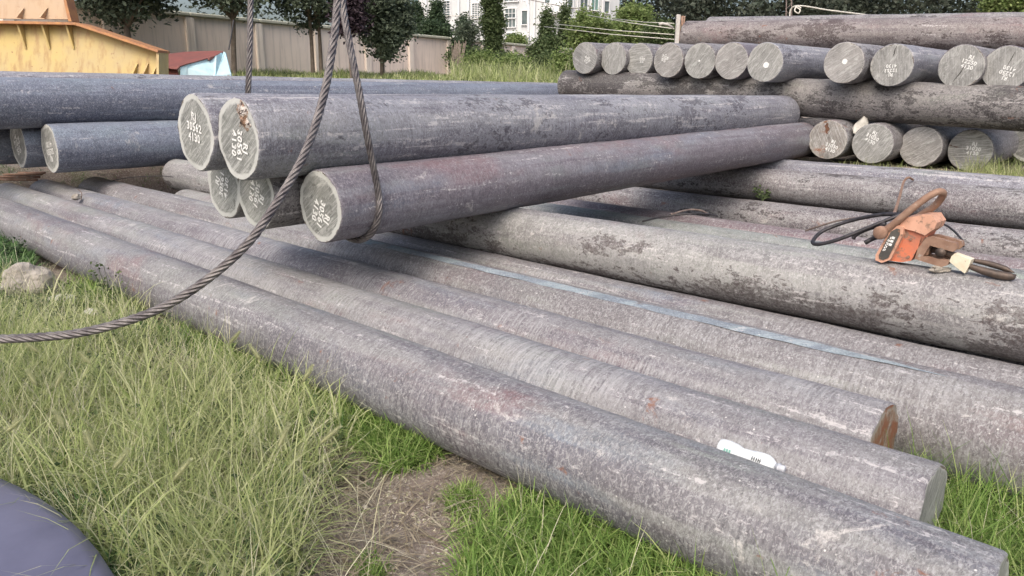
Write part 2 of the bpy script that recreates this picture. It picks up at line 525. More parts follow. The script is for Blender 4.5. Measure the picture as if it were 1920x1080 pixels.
M['cable'] = plain('wire_rope_steel', (0.085, 0.075, 0.08), (0.20, 0.185, 0.18), 22, 0.5, 0.45, 0.25, 180)
M['blackcable'] = plain('black_greasy_cable', (0.02, 0.019, 0.021), (0.05, 0.045, 0.05), 30, 0.5, 0.2, 0.3, 120)
M['wire'] = plain('rusty_wire', (0.10, 0.07, 0.06), (0.22, 0.18, 0.16), 30, 0.7, 0.2)
M['orange'] = plain('orange_paint', (0.58, 0.17, 0.085), (0.42, 0.16, 0.10), 14, 0.7, 0, 0.4, 60, spots=((0.24, 0.15, 0.11), 22, 0.54))
M['orangetop'] = plain('faded_orange_paint', (0.60, 0.34, 0.24), (0.46, 0.25, 0.17), 14, 0.8, 0, 0.4, 60, spots=((0.27, 0.17, 0.12), 24, 0.55))
M['plate'] = plain('dark_label_plate', (0.05, 0.048, 0.045), (0.09, 0.085, 0.075), 20, 0.5)
M['rustiron'] = plain('brown_rusty_iron', (0.22, 0.125, 0.085), (0.33, 0.215, 0.155), 16, 0.7, 0.25, 0.4, 70, spots=((0.36, 0.31, 0.27), 20, 0.6))
M['hook'] = plain('dark_oiled_hook', (0.055, 0.045, 0.04), (0.12, 0.085, 0.065), 16, 0.55, 0.4, 0.3, 70)
M['cream'] = plain('worn_white_paint', (0.72, 0.66, 0.52), (0.60, 0.52, 0.38), 18, 0.6, 0, 0.2, 60, spots=((0.2, 0.12, 0.08), 24, 0.66))
M['yellow'] = plain('faded_yellow_paint', (0.48, 0.36, 0.13), (0.42, 0.33, 0.165), 1.4, 0.6, 0, 0.1, 20, streak=((0.29, 0.16, 0.07), 0.75), spots=((0.24, 0.12, 0.06), 9, 0.64))
M['beige'] = plain('faded_beige_paint', (0.45, 0.315, 0.19), (0.42, 0.31, 0.21), 1.4, 0.6, 0, 0.1, 20, streak=((0.33, 0.20, 0.11), 0.6), spots=((0.26, 0.13, 0.07), 9, 0.65))
M['rustedge'] = plain('rusty_yellow_edge', (0.42, 0.21, 0.08), (0.28, 0.13, 0.07), 6, 0.75, 0.1)
M['redsheet'] = plain('red_brown_sheet', (0.22, 0.07, 0.055), (0.16, 0.06, 0.05), 3, 0.7, 0, 0.3, 12, spots=((0.10, 0.05, 0.04), 6, 0.62))
M['cyansheet'] = plain('pale_blue_sheet', (0.38, 0.58, 0.64), (0.50, 0.66, 0.70), 3, 0.55, 0, 0.3, 6, spots=((0.26, 0.12, 0.08), 5, 0.64), streak=((0.33, 0.36, 0.35), 0.5))
M['render'] = plain('stained_pink_render', (0.80, 0.69, 0.60), (0.72, 0.62, 0.54), 0.8, 0.9, 0, 0.3, 25, streak=((0.36, 0.32, 0.29), 0.5))
M['pillar'] = plain('pale_render_pillar', (0.80, 0.72, 0.63), (0.72, 0.64, 0.56), 1.5, 0.9, 0, 0.3, 25, streak=((0.27, 0.235, 0.21), 0.5))
M['coping'] = plain('mossy_coping', (0.46, 0.46, 0.38), (0.34, 0.35, 0.28), 3, 0.9, 0, 0.4, 25)
M['housewall'] = plain('pale_house_render', (0.60, 0.62, 0.62), (0.54, 0.56, 0.57), 0.3, 0.9, 0, 0.1, 10, streak=((0.42, 0.43, 0.43), 0.3))
M['housewhite'] = plain('white_house_trim', (0.76, 0.77, 0.77), (0.70, 0.71, 0.72), 0.5, 0.8)
M['pane'] = plain('window_glass', (0.06, 0.08, 0.09), (0.16, 0.20, 0.20), 0.5, 0.12)
M['greenpane'] = plain('green_window_glass', (0.14, 0.24, 0.22), (0.20, 0.30, 0.28), 0.5, 0.15)
M['bark'] = plain('bark', (0.12, 0.095, 0.075), (0.19, 0.155, 0.125), 8, 0.9, 0, 0.6, 20)
M['rock'] = plain('pale_rock', (0.36, 0.33, 0.29), (0.22, 0.20, 0.17), 9, 0.9, 0, 0.9, 24, dist=0.02, spots=((0.5, 0.47, 0.42), 14, 0.58))
M['sheetwhite'] = plain('dirty_white_scrap', (0.55, 0.54, 0.50), (0.35, 0.34, 0.30), 14, 0.85)
M['bottle'] = plain('white_plastic', (0.66, 0.70, 0.71), (0.60, 0.64, 0.66), 10, 0.35, 0, 0.05)
M['clearcap'] = plain('cloudy_clear_plastic', (0.36, 0.38, 0.42), (0.50, 0.52, 0.56), 30, 0.25)
M['teal'] = plain('green_print', (0.16, 0.36, 0.31), (0.22, 0.42, 0.36), 60, 0.5)
M['ink'] = plain('dark_print', (0.04, 0.045, 0.05), (0.07, 0.075, 0.08), 60, 0.5)
M['bluesteel'] = plain('smooth_blue_steel', (0.125, 0.125, 0.185), (0.165, 0.165, 0.235), 3, 0.42, 0.3, 0.12, 40)
M['whitewire'] = plain('pale_wire', (0.62, 0.60, 0.54), (0.5, 0.48, 0.42), 20, 0.6)
M['post'] = plain('pale_concrete_post', (0.55, 0.53, 0.50), (0.42, 0.40, 0.37), 8, 0.85)
M['orangemark'] = plain('orange_paint_mark', (0.55, 0.14, 0.08), (0.42, 0.14, 0.10), 20, 0.8)

# ------------------------------------------------------------------ ground
def axis_pts(lo, hi, dlo, dhi, step):
    c = list(np.arange(dlo, dhi + 1e-6, step))
    a = []; x = dlo; st = step
    while x > lo:
        st *= 1.16; x -= st; a.append(max(x, lo))
    b = []; x = c[-1]; st = step
    while x < hi:
        st *= 1.16; x += st; b.append(min(x, hi))
    return np.array(a[::-1] + c + b)

xs = axis_pts(-400, 400, -7, 7, 0.06)
ys = axis_pts(-150, 700, 1.0, 10.5, 0.05)
X, Y = np.meshgrid(xs, ys)
Z = ground_h(X, Y)
near = (np.abs(X) < 8) & (Y < 12) & (Y > 0)
mic = np.zeros_like(Z)
for i, j in zip(*np.nonzero(near)):
    mic[i, j] = mnoise.fractal(Vector((X[i, j] * 4, Y[i, j] * 4, 0)), 0.8, 2.1, 4)
Z = Z + 0.012 * mic
nx, ny = len(xs), len(ys)
idx = np.arange(nx * ny).reshape(ny, nx)
fc = np.stack([idx[:-1, :-1], idx[:-1, 1:], idx[1:, 1:], idx[1:, :-1]], -1).reshape(-1, 4)
t = NT('yard_soil')
v = t.coord('Object', rnd=False)
c = t.mix(t.ramp(t.noise(v, 2.3, 6, 0.6), 0.38, 0.62), (0.165, 0.125, 0.105), (0.23, 0.195, 0.165))
c = t.mix(t.ramp(t.noise(v, 1.1, 6, 0.65, 0.5), 0.52, 0.62, 0, 0.6), c, (0.11, 0.12, 0.065))
c = t.mix(t.ramp(t.noise(v, 55, 4, 0.7), 0.52, 0.62, 0, 0.75), c, (0.38, 0.34, 0.29))
c = t.mix(t.ramp(t.noise(v, 34, 5, 0.7), 0.55, 0.66, 0, 0.7), c, (0.07, 0.052, 0.042))
hh = t.math('ADD', t.noise(v, 30, 8, 0.7), t.math('MULTIPLY', t.noise(v, 110, 4, 0.7), 0.5))
M['soil'] = t.fin(c, 0.95, 0, t.bump(hh, 0.9, 0.02))
tag(link('ground', mesh_np('ground', np.stack([X, Y, Z], -1).reshape(-1, 3), fc, True), M['soil']), kind='structure')

# ------------------------------------------------------------------ round bars
def frame(P0, P1):
    x = Vector(P1 - P0).normalized()
    z = Vector((0, 0, 1)); z = (z - x * z.dot(x)).normalized()
    y = z.cross(x)
    return Matrix(((x[0], y[0], z[0], P0[0]), (x[1], y[1], z[1], P0[1]), (x[2], y[2], z[2], P0[2]), (0, 0, 0, 1)))

def lettering(lines, rot, size, off, parent, r, name='stencil_lettering', seed=0):
    """white stencilled lines on the near face of a bar (face normal = -X of the bar)"""
    rg = random.Random(seed)
    cu = bpy.data.curves.new('txt', 'FONT')
    cu.body = "\n".join(lines)
    cu.size = size
    cu.align_x = 'CENTER'; cu.align_y = 'CENTER'
    cu.space_line = 0.93; cu.space_character = 1.12
    cu.offset = size * 0.03
    cu.resolution_u = 3
    to = bpy.data.objects.new('txt', cu)
    col.objects.link(to)
    dg = bpy.context.evaluated_depsgraph_get(); dg.update()
    me = bpy.data.meshes.new_from_object(to.evaluated_get(dg))
    bpy.data.objects.remove(to)
    cr, sr = math.cos(-rot), math.sin(-rot)
    for vv in me.vertices:
        a, b = vv.co.x, vv.co.y
        k = 0.03 * size
        a += k * math.sin(b * 190 + seed) ; b += k * math.sin(a * 170 + seed * 2)
        a2, b2 = a * cr - b * sr + off[0], a * sr + b * cr + off[1]
        vv.co = (-0.0045, -a2, b2)
    me.name = name
    me.materials.clear()
    o = link(name, me, M['paint'], parent)
    return o

def bar(label, P0, P1, r, mat, fmat='face', group=None, text=None, cat='steel bar', bend=0.0, both=True, dot=None, mark=None, crack=None, seed=0, seg=56):
    P0 = np.asarray(P0, float); P1 = np.asarray(P1, float)
    L = float(np.linalg.norm(P1 - P0))
    mw = frame(P0, P1)
    ax = np.concatenate([[0.0, 0.004, 0.012], np.linspace(0.05, L - 0.05, max(12, int(L / 0.12))), [L - 0.012, L - 0.004, L]])
    shr = np.ones_like(ax); shr[0] = shr[-1] = 1 - 0.007 / r; shr[1] = shr[-2] = 1 - 0.0028 / r
    th = np.linspace(0, 2 * np.pi, seg, endpoint=False)
    A, T = np.meshgrid(ax, th, indexing='ij')
    ph = seed * 1.7
    rr = r * shr[:, None] + 0.0018 * np.sin(A * 3.1 + T * 2 + ph) + 0.0009 * np.sin(A * 7.7 - T * 3 + ph) + 0.0009 * np.sin(T * 5 + A * 17 + ph)
    rgb_ = np.random.default_rng(seed + 500)
    for _ in range(int(L * 3)):                      # shallow dents and flats
        a0 = rgb_.uniform(0.1, L); t0 = rgb_.uniform(0, 2 * np.pi); w_ = rgb_.uniform(0.05, 0.16)
        dT = np.angle(np.exp(1j * (T - t0)))
        rr = rr - rgb_.uniform(0.0004, 0.0018) * np.exp(-((A - a0) / w_) ** 2 - (dT * r / w_) ** 2)
    edge = 0.003 * np.sin(th * 3 + ph) + 0.0022 * np.sin(th * 7 + ph * 2) + rgb_.normal(0, 0.0012, seg)
    A = A + edge[None, :] * (A < 0.06)
    bz = bend * 4 * (A / L) * (1 - A / L)
    V = np.stack([A, rr * np.cos(T), rr * np.sin(T) + bz], -1).reshape(-1, 3)
    n = len(ax)
    idx = np.arange(n * seg).reshape(n, seg)
    i2 = np.roll(idx, -1, 1)
    fs = np.stack([idx[:-1], idx[1:], i2[1:], i2[:-1]], -1).reshape(-1, 4)
    o = link('round_bar', mesh_np('round_bar', V, fs, True), M[mat], None, mw)
    tag(o, label, cat, group)
    rings = [0.25, 0.5, 0.75, 0.9, 1.0]
    for end in ((0, 1) if both else (0,)):
        fV = [(0.0, 0, 0)]; uv = [(0, 0)]
        xo = 0 if end == 0 else L
        rim = rr[0] if end == 0 else rr[-1]
        for q in rings:
            for k in range(seg):
                a = rim[k] * q
                bump_ = edge[k] * q ** 6 if end == 0 else 0.0 if q == 1.0 else 0.0012 * math.sin(th[k] * 3 + q * 9 + ph)
                fV.append((bump_ if end == 0 else bump_, a * math.cos(th[k]), a * math.sin(th[k])))
                uv.append((q * math.cos(th[k]), q * math.sin(th[k])))
        fV = [(x + xo, y, z) for x, y, z in fV]
        tri = [(0, 1 + (k + 1) % seg, 1 + k) for k in range(seg)]
        qd = []
        for j in range(len(rings) - 1):
            for k in range(seg):
                k2 = (k + 1) % seg
                qd.append((1 + j * seg + k, 1 + j * seg + k2, 1 + (j + 1) * seg + k2, 1 + (j + 1) * seg + k))
        tri = np.array(tri); qd = np.array(qd)
        if end == 1:
            tri = tri[:, ::-1]; qd = qd[:, ::-1]
        fo = link('end_face', mesh_np('end_face', fV, [tri, qd], True, uv), M[fmat if end == 0 else 'face2'], o)
    if text:
        for tx in (text if isinstance(text, list) else [text]):
            lettering(tx[0], math.radians(tx[1]), tx[2], tx[3], o, r, seed=seed)
    if crack:
        mb = MB(); rgc = random.Random(seed)
        (ax0, az0), (ax1, az1), cw, cm = crack
        n_ = 9; Lp = []; Rp = []
        for i in range(n_ + 1):
            q_ = i / n_; wv = cw * math.sin(math.pi * min(1, 0.12 + q_ * 0.86)) * rgc.uniform(.6, 1.3)
            cx_ = ax0 + (ax1 - ax0) * q_ + rgc.uniform(-1, 1) * cw; cz_ = az0 + (az1 - az0) * q_
            Lp.append((-0.0035, -(cx_ - wv), cz_)); Rp.append((-0.0035, -(cx_ + wv), cz_))
        mb.add(Lp + Rp, [(i, i + 1, n_ + 2 + i, n_ + 1 + i) for i in range(n_)])
        mb.build('crack', M[cm], o)
    if dot:
        mb = MB(); k = 20; rad = dot[2]
        mb.add([(-0.003, -dot[0] + rad * (1 + 0.06 * math.sin(5 * i)) * math.cos(2 * math.pi * i / k), dot[1] + rad * (1 + 0.06 * math.sin(4 * i)) * math.sin(2 * math.pi * i / k)) for i in range(k)], [tuple(range(k))[::-1]])
        mb.build('paint_dot', M['paint'], o)
    return o

R = 0.2
# --- ground tier along dd : near (right hand) end px, far end
g1 = 'long round steel bars lying on the grass'
def dbar(label, p, h, s0, s1, r, mat, hl=None, **kw):
    return bar(label, PS(p, s0, h), PS(p, s1, h if hl is None else hl), r, mat, **kw)

def s_top(px, py, p):            # s coordinate on the plane p of a pixel
    return float(at_p(px, py, p) @ dd)

dbar('nearest grey-purple round bar, its lower edge in grass along the whole front', 2.14, R, 0.195, 9.9, 0.2, 'front', fmat='face2', group=g1, seed=1)
dbar('second round bar from the front, with the white bottle lying against it', 2.545, .2046, 0.45, 10.62, 0.2046, 'tooled', fmat='face2', group=g1, seed=2)
dbar('third round bar from the front, its near end cut and rusty orange beside green grass', 2.956, .2072, 0.72, 10.65, 0.2072, 'tooled', fmat='rustface', group=g1, seed=3)
dbar('fourth round bar from the front, with a pale blue stripe along its crest', 3.3885, .2253, -1.2, 10.2, 0.2253, 'warm', fmat='face2', group=g1, seed=4)
dbar('fifth round bar from the front, tucked under the big blotchy grey bar', 3.815, .206, -1.0, 8.6, 0.206, 'warm', fmat='face2', group=g1, seed=5)
dbar('thin-looking dark round bar mostly hidden beneath the big blotchy grey bar', 4.235, .2, -0.6, 8.4, 0.2, 'brown', fmat='face2', group=g1, seed=6)
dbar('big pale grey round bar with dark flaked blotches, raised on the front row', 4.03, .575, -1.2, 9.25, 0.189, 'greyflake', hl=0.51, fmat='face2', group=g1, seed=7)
dbar('grey-green round bar just behind the big blotchy bar', 6.08, .2, -0.7, 7.0, 0.2, 'greenish', group=g1, seed=8)
dbar('red-brown round bar behind the grey-green one', 6.5, .2, -0.7, 7.0, 0.2, 'redbrown', group=g1, seed=9)
dbar('brownish grey round bar between the red-brown bar and the dark speckled bar', 7.9, .2, -0.9, 7.3, 0.2, 'brown', group=g1, seed=10)
dbar('dark plum-brown speckled round bar with a thin loop of wire hanging over it', 8.25, .538, -0.9, 6.5, 0.185, 'brown', group=g1, seed=11, fmat='face2')
dbar('bluish round bar lying at the foot of the tall right-hand stack', 8.68, .60, -0.9, 4.15, 0.2, 'greyblue', group=g1, seed=12)

# blue stripe on the fourth bar (its own worn paint band)
def band(parent_p, h, r, s0, s1, a0, a1, mat, name='paint_stripe', jag=0.02, parent=None, ns=40, off=0.0025):
    V = []; Fs = []
    for i in range(ns + 1):
        s = s0 + (s1 - s0) * i / ns
        e0 = a0 + jag * math.sin(i * 2.3); e1 = a1 + jag * math.sin(i * 1.7 + 1)
        taper = min(1, i / 5, (ns - i) / 5)
        m_ = (e0 + e1) / 2
        e0 = m_ + (e0 - m_) * taper; e1 = m_ + (e1 - m_) * taper
        for k in range(5):
            a = e0 + (e1 - e0) * k / 4
            P = PS(parent_p - (r + off) * math.sin(a), s, h + (r + off) * math.cos(a))
            V.append(P)
    for i in range(ns):
        for k in range(4):
            b = i * 5 + k
            Fs.append((b, b + 1, b + 6, b + 5))
    o = link(name, mesh_np(name, V, np.array(Fs), True), M[mat])
    if parent is not None:
        o.parent = parent; o.matrix_parent_inverse = parent.matrix_world.inverted()
    return o
M['bluestripe'] = steel('steel_blue_stripe', (0.30, 0.345, 0.38), (0.35, 0.39, 0.42), rust=0.2, dust=0.3, tool=0.3, speck=0.1, light=(0.40, 0.43, 0.45))
four = [o for o in col.objects if o.name.startswith('round_bar')][3]
band(3.3885, .2253, .2253, 0.6, 5.2, 0.0, 0.30, 'bluestripe', parent=four)

# --- bars crossing on top, along nn, held up by the wire rope
g2 = 'marked round bars laid across the pile'
P3 = at(600, 378, 4.34)
s3 = float(P3 @ dd)
def nbar(label, px0, px1, s, h0, h1, r, mat, p1=None, **kw):
    p0 = p_for(px0, s, h0)
    if p1 is None: p1 = p_for(px1, s, h1)
    return bar(label, PS(p0, s, h0), PS(p1, s, h1), r, mat, **kw)
nbar('reddish purple marked bar right of its group with the wire rope looped under it', 600, 1503, s3, 0.905, 0.99, 0.213, 'purple', text=(["RJ", "30561", "4130"], 112, 0.064, (0.01, -0.045)), group=g2, seed=21)
bar_L3_p0 = p_for(600, s3, 0.905)
nbar('lower marked bar behind the hanging wire rope, beneath the big scuffed bar', 479, 1533, s3 + 0.44, 0.945, 1.0, 0.215, 'darkflake', text=(["RJ", "30561", "4130"], 112, 0.062, (0.02, 0.0)), group=g2, seed=22)
nbar('lowest left marked bar, its end partly covered by the two bars stacked above', 419, 1490, s3 + 0.88, 0.955, 1.0, 0.215, 'darkflake', text=(["RJ", "30561", "4130"], -72, 0.062, (-0.01, 0.01)), group=g2, seed=23)
bigbar = nbar('upper scuffed grey-blue marked bar with a rusty gouge at the top of its end', 446, 1467, s3 + 0.215, 1.295, 1.29, 0.228, 'greyblue', text=(["RJ", "30561", "4130"], 101, 0.066, (0.02, -0.035)), group=g2, seed=24)
nbar('upper left marked bar leaning against the big scuffed bar', 366, 1430, s3 + 0.665, 1.31, 1.29, 0.225, 'greyblue', text=(["RJ", "30562", "4130"], 8, 0.066, (0.0, 0.03)), group=g2, seed=25)

# gouge on the big bar end
gm = NT('gouged_rusty_metal')
gv = gm.coord('Object', rnd=False)
gc = gm.mix(gm.ramp(gm.noise(gv, 26, 4, 0.6), 0.45, 0.55), (0.22, 0.13, 0.08), (0.50, 0.46, 0.42))
gc = gm.mix(gm.ramp(gm.noise(gv, 45, 3, 0.6), 0.56, 0.6), gc, (0.06, 0.04, 0.035))
M['gouge'] = gm.fin(gc, 0.45, 0.3, gm.bump(gm.noise(gv, 60, 5, 0.7), 0.8, 0.01))
V = []; Fs = []; NG = 16
for i in range(NG + 1):
    for j in range(NG + 1):
        u = i / NG * 2 - 1; w = j / NG * 2 - 1
        rr_ = math.sqrt(max(u * u, w * w))
        a = u * 0.052 * (1 + 0.25 * math.sin(w * 5)); b = w * 0.07 * (1 + 0.2 * math.sin(u * 4 + 1))
        k = mnoise.noise(Vector((u * 4, w * 5, 3))) * 1.6
        x = -0.001 - max(0, (1 - rr_)) * 0.016 - abs(k) * 0.016 * (1 - rr_)
        V.append((x, -(0.082 + a - 0.25 * b), 0.130 + b))
for i in range(NG):
    for j in range(NG):
        q = i * (NG + 1) + j
        Fs.append((q, q + 1, q + NG + 2, q + NG + 1))
link('rusty_gouge', mesh_np('rusty_gouge', V, np.array(Fs)), M['gouge'], bigbar)

# --- left stack
g3 = 'blue-grey bars stacked on the left'
rL = 0.272
sL = 9.5
nbar('lower blue-grey bar of the left stack, upside-down lettering on its end', 93, 0, sL, 0.875, 0.88, rL, 'blue', p1=10.5, text=(["RJ", "32550", "4130"], 172, 0.085, (0.02, -0.03)), group=g3, seed=31)
nbar('dark lower bar near the left edge, its end half behind the neighbouring end', 34, 0, sL + 0.56, 0.90, 0.88, rL, 'blue', p1=10.0, text=(["RJ", "32550", "4130"], 52, 0.085, (0.0, 0.0)), group=g3, seed=32)
nbar('lower bar cut off by the left picture edge, only a dark sliver showing', -20, 0, sL + 1.12, 0.90, 0.88, rL, 'blue', p1=9.5, group=g3, seed=33)
nbar('long upper blue bar of the left stack with a dark underside', -260, 1052, sL + 0.27, 1.36, 1.375, rL + 0.003, 'blue', group=g3, seed=34)
nbar('long bar behind the upper blue bar of the left stack, only its crest showing', -260, 1040, sL + 0.86, 1.43, 1.40, rL + 0.01, 'greyblue', group=g3, seed=35)

# --- right stack
g4 = 'round bars of the lower tier of the right-hand stack'
rr4 = 0.23
fac4 = [(1552, 262, 9.16, 'left bar of the lower right tier, rusty split in its end', 'face4', (["RJ", "31030", "4130"], 16, 0.055, (0.055, -0.07))),
        (1636, 269, 9.22, 'second bar of the lower right tier, a broken stone on its top', 'face2', (["RJ", "31030", "4130"], 24, 0.055, (-0.01, 0.07))),
        (1726, 275, 9.55, 'third bar of the lower right tier with a plain unlettered end', 'face6', None),
        (1819, 282, 9.75, 'fourth bar of the lower right tier, grass growing up against its lettered end', 'face3', (["RJ", "31030", "4130"], 4, 0.055, (0.03, 0.02)))]
low_tops = []
for k, (x, y, p, lab, fm, tx) in enumerate(fac4):
    P = at_p(x, y, p)
    bar(lab, P, P + nn * 7.2 + np.array([0, 0, 0.02]), rr4, 'brown', fmat=fm, text=tx, group=g4, seed=41 + k, crack={0: ((-0.045, 0.205), (0.0, 0.06), 0.022, 'crackrust'), 3: ((-0.2, 0.05), (-0.12, 0.02), 0.02, 'crackrust')}.get(k))
    low_tops.append(P)
P = at_p(1935, 268, 11.2)
bar('bluish bar of the lower right tier set further back at the picture edge', P, P + nn * 6, 0.24, 'blue', group=g4, seed=46)
P = at_p(1482, 258, 9.9)
bar('shadowed bar of the lower right tier beyond the tip of the reddish bar', P, P + nn * 6.5, 0.235, 'brown', group=g4, seed=47)

Pa = at_p(1062, 160, 9.55); Pb = at_p(2150, 216, 9.55)
midbar = bar('heavy dark flaked bar laid crosswise under the long row of round ends', Pb, Pa, 0.232, 'darkflake', seed=50, cat='steel bar', group='crosswise bars of the right-hand stack')
row = [(1096, 109, 58, 'face7', 'leftmost bar end of the upper row, with slanting saw lines', (["RJ", "12250", "4130"], -30, 0.042, (0.05, -0.02)), None),
       (1150, 110, 59, 'face5', 'second bar end of the upper row, narrow with a streaked face', None, None),
       (1198, 112, 60, 'face3', 'third bar end of the upper row, with level saw lines and small white marks', (["RJ", "12250", "4130"], 80, 0.034, (0.06, 0.0)), None),
       (1253, 113, 64, 'face6', 'fourth bar end of the upper row, with a dark pit beside white specks', (["RJ", "12250", "4130"], 100, 0.04, (-0.05, 0.03)), None),
       (1312, 114, 66, 'face2', 'fifth bar end of the upper row, with a small ring mark', None, (-0.005, 0.0, 0.012)),
       (1371, 114, 68, 'face6', 'sixth bar end of the upper row, plain brushed grey', None, None),
       (1434, 117, 72, 'face2', 'seventh bar end of the upper row, with one white dot low on the face', None, (0.02, -0.03, 0.035)),
       (1582, 118, 76, 'face6', 'bar end with a centred white dot, right of the wide gap', None, (0.01, 0.015, 0.03)),
       (1672, 122, 78, 'face5', 'bar end with upside-down lettering, between the white-dot end and the cracked end', (["RJ", "12253", "4130"], 178, 0.050, (0.0, -0.055)), None),
       (1802, 125, 80, 'face5', 'bar end with tilted lettering high up and a crack below', (["RJ", "12250", "4130"], 16, 0.055, (0.07, 0.045)), None),
       (1886, 128, 82, 'face5', 'last bar end at the right edge, with slanting upside-down lettering', (["RJ", "12250", "4130"], 196, 0.055, (0.02, -0.05)), None)]
mats_row = ['brown', 'brown', 'brown', 'brown', 'brown', 'purple', 'greyblue', 'brown', 'greyblue', 'brown', 'purple']
for k, (x, y, hpx, fm, lab, tx, dot) in enumerate(row):
    v_ = ray(x, y); dep = F * 0.46 / hpx
    P = cpos + v_ * dep
    # seat the bar on the crosswise bar below
    pp = float(P @ nn); ss = float(P @ dd)
    tt = (ss - float(Pa @ dd)) / (float(Pb @ dd) - float(Pa @ dd))
    zmid = Pa[2] + (Pb[2] - Pa[2]) * tt + 0.232
    P2 = P + nn * 7.0
    rr_ = 0.229
    P2[2] = P[2] + 0.04
    bar(lab, P, P2, rr_, mats_row[k], fmat=fm, text=tx, dot=dot, crack={9: ((0.03, 0.0), (-0.06, -0.17), 0.006, 'crackdark'), 8: ((0.02, 0.20), (0.005, 0.08), 0.005, 'crackdark'), 3: ((0.05, 0.0), (0.09, 0.01), 0.016, 'crackdark'), 10: ((0.06, 0.16), (0.0, 0.0), 0.004, 'crackdark'), 6: None}.get(k), group='long row of bar ends on the right-hand stack', seed=60 + k)
tl = at_p(1287, 66, 11.8); tr = at_p(2150, 64, 11.8)
topbar = bar('topmost red-brown flaked bar of the right-hand stack with an orange paint mark', tr, tl, 0.225, 'brownflake', seed=80, group='crosswise bars of the right-hand stack')
tl2 = at_p(1330, 58, 12.5); tr2 = at_p(2150, 56, 12.5)
bar('bar just behind the topmost one, only its pale crest line showing', tr2, tl2, 0.23, 'brown', seed=81, group='crosswise bars of the right-hand stack')
# orange mark on the top bar
mk = MB(); cen = at_p(1303, 53, 11.8 - 0.245 * 0.6)
for i in range(7):
    a = i / 6
    c_ = at_p(1291 + 26 * a, 54 + 3 * math.sin(i * 2), 11.8 - 0.18)
    mk.add([c_ + dd * 0.03 + np.array([0, 0, .018]), c_ - dd * 0.03 + np.array([0, 0, .02]), c_ - dd * 0.03 - np.array([0, 0, .02]), c_ + dd * .03 - np.array([0, 0, .022])], [(0, 1, 2, 3)])
om = mk.build('paint_mark', M['orangemark'])
om.parent = topbar; om.matrix_parent_inverse = topbar.matrix_world.inverted()

# ------------------------------------------------------------------ rocks
def rock(name, label, c, size, mat='rock', seed=0, cat='rock', sub=3, rough=0.35):
    import bmesh
    bm = bmesh.new()
    bmesh.ops.create_icosphere(bm, subdivisions=sub, radius=1)
    for vv in bm.verts:
        k = 1 + rough * mnoise.noise(vv.co * 1.4 + Vector((seed, 0, 0))) + 0.25 * rough * mnoise.noise(vv.co * 5 + Vector((seed, 3, 0)))
        k = min(k, 1.12)
        vv.co = Vector((vv.co.x * size[0], vv.co.y * size[1], vv.co.z * size[2])) * k
    me = bpy.data.meshes.new(name); bm.to_mesh(me); bm.free()
    o = link(name, me, M[mat], None, Matrix.Translation(Vector(c)))
    return tag(o, label, cat)
c0 = at_z(48, 530, 0.12)
rock('boulder', 'rounded pale boulder at the left edge beside the far end of the front bar', c0, (0.19, 0.15, 0.14), seed=1, sub=4)
rock('rubble_stone', 'small pale stone on the crease between the second and third bars', PS(2.75, s_for(143, 2.75, .39), .40), (0.045, 0.04, 0.035), seed=5)
st = MB()
T0 = 8.72
poly = [(1598, 240), (1603, 232), (1614, 222), (1620, 217.5), (1626, 222), (1629, 240), (1628, 252), (1600, 250)]
Vf = [at(x, y, T0 + 0.02 * math.sin(i_ * 2.1)) for i_, (x, y) in enumerate(poly)]
Vb = [at(x + 2, y + 2, T0 + 0.09 + 0.03 * math.sin(i_ * 1.3)) for i_, (x, y) in enumerate(poly)]
n_ = len(poly)
st.add(Vf + Vb, [tuple(range(n_)), tuple(range(2 * n_ - 1, n_ - 1, -1))] + [(k_, k_ + n_, (k_ + 1) % n_ + n_, (k_ + 1) % n_) for k_ in range(n_)])
tag(st.build('broken_stone', M['sheetwhite']), 'thin broken slab of stone standing up between two lower right bar ends', 'stone')
rock('rubble_stone', 'crumbled lump of clay on the blotchy bar below the orange crane scale', at_p(1762, 505, 3.98), (0.05, 0.025, 0.016), seed=9, sub=3, rough=0.9)
for k, (x, y, sz, lab) in enumerate([(120, 560, 0.07, 'flat white scrap of stone lying in the shadow behind the boulder'), (175, 585, 0.05, 'small pale stone half buried in grass left of the front bar')]):
    rock('rubble_stone', lab, at_z(x, y, 0.03), (sz * 1.5, sz, sz * 0.5), 'sheetwhite', 11 + k)

# rusty rods under the left stack
rods = empty('rusty_rod_bundle', at_z(20, 330, 0.5))
bpy.context.view_layer.update()
for k in range(9):
    mb = MB()
    yy = 302 + k * 4.4
    a = at_z(-80, yy, 0.50 - k * 0.008); b = at_z(70 + (k * 37) % 40 - 2 * k, yy - 2 + (k % 3), 0.50 - k * 0.008)
    mb.tube([a, a * 0.5 + b * 0.5 + np.array([0, 0, .006 * math.sin(k)]), b], 0.016, 7)
    o = mb.build('rod', M['rustiron'], None, True)
    o.parent = rods; o.matrix_parent_inverse = rods.matrix_world.inverted()
tag(rods, 'bundle of thin rusty rods lying on the ground beneath the left stack', 'steel rods')

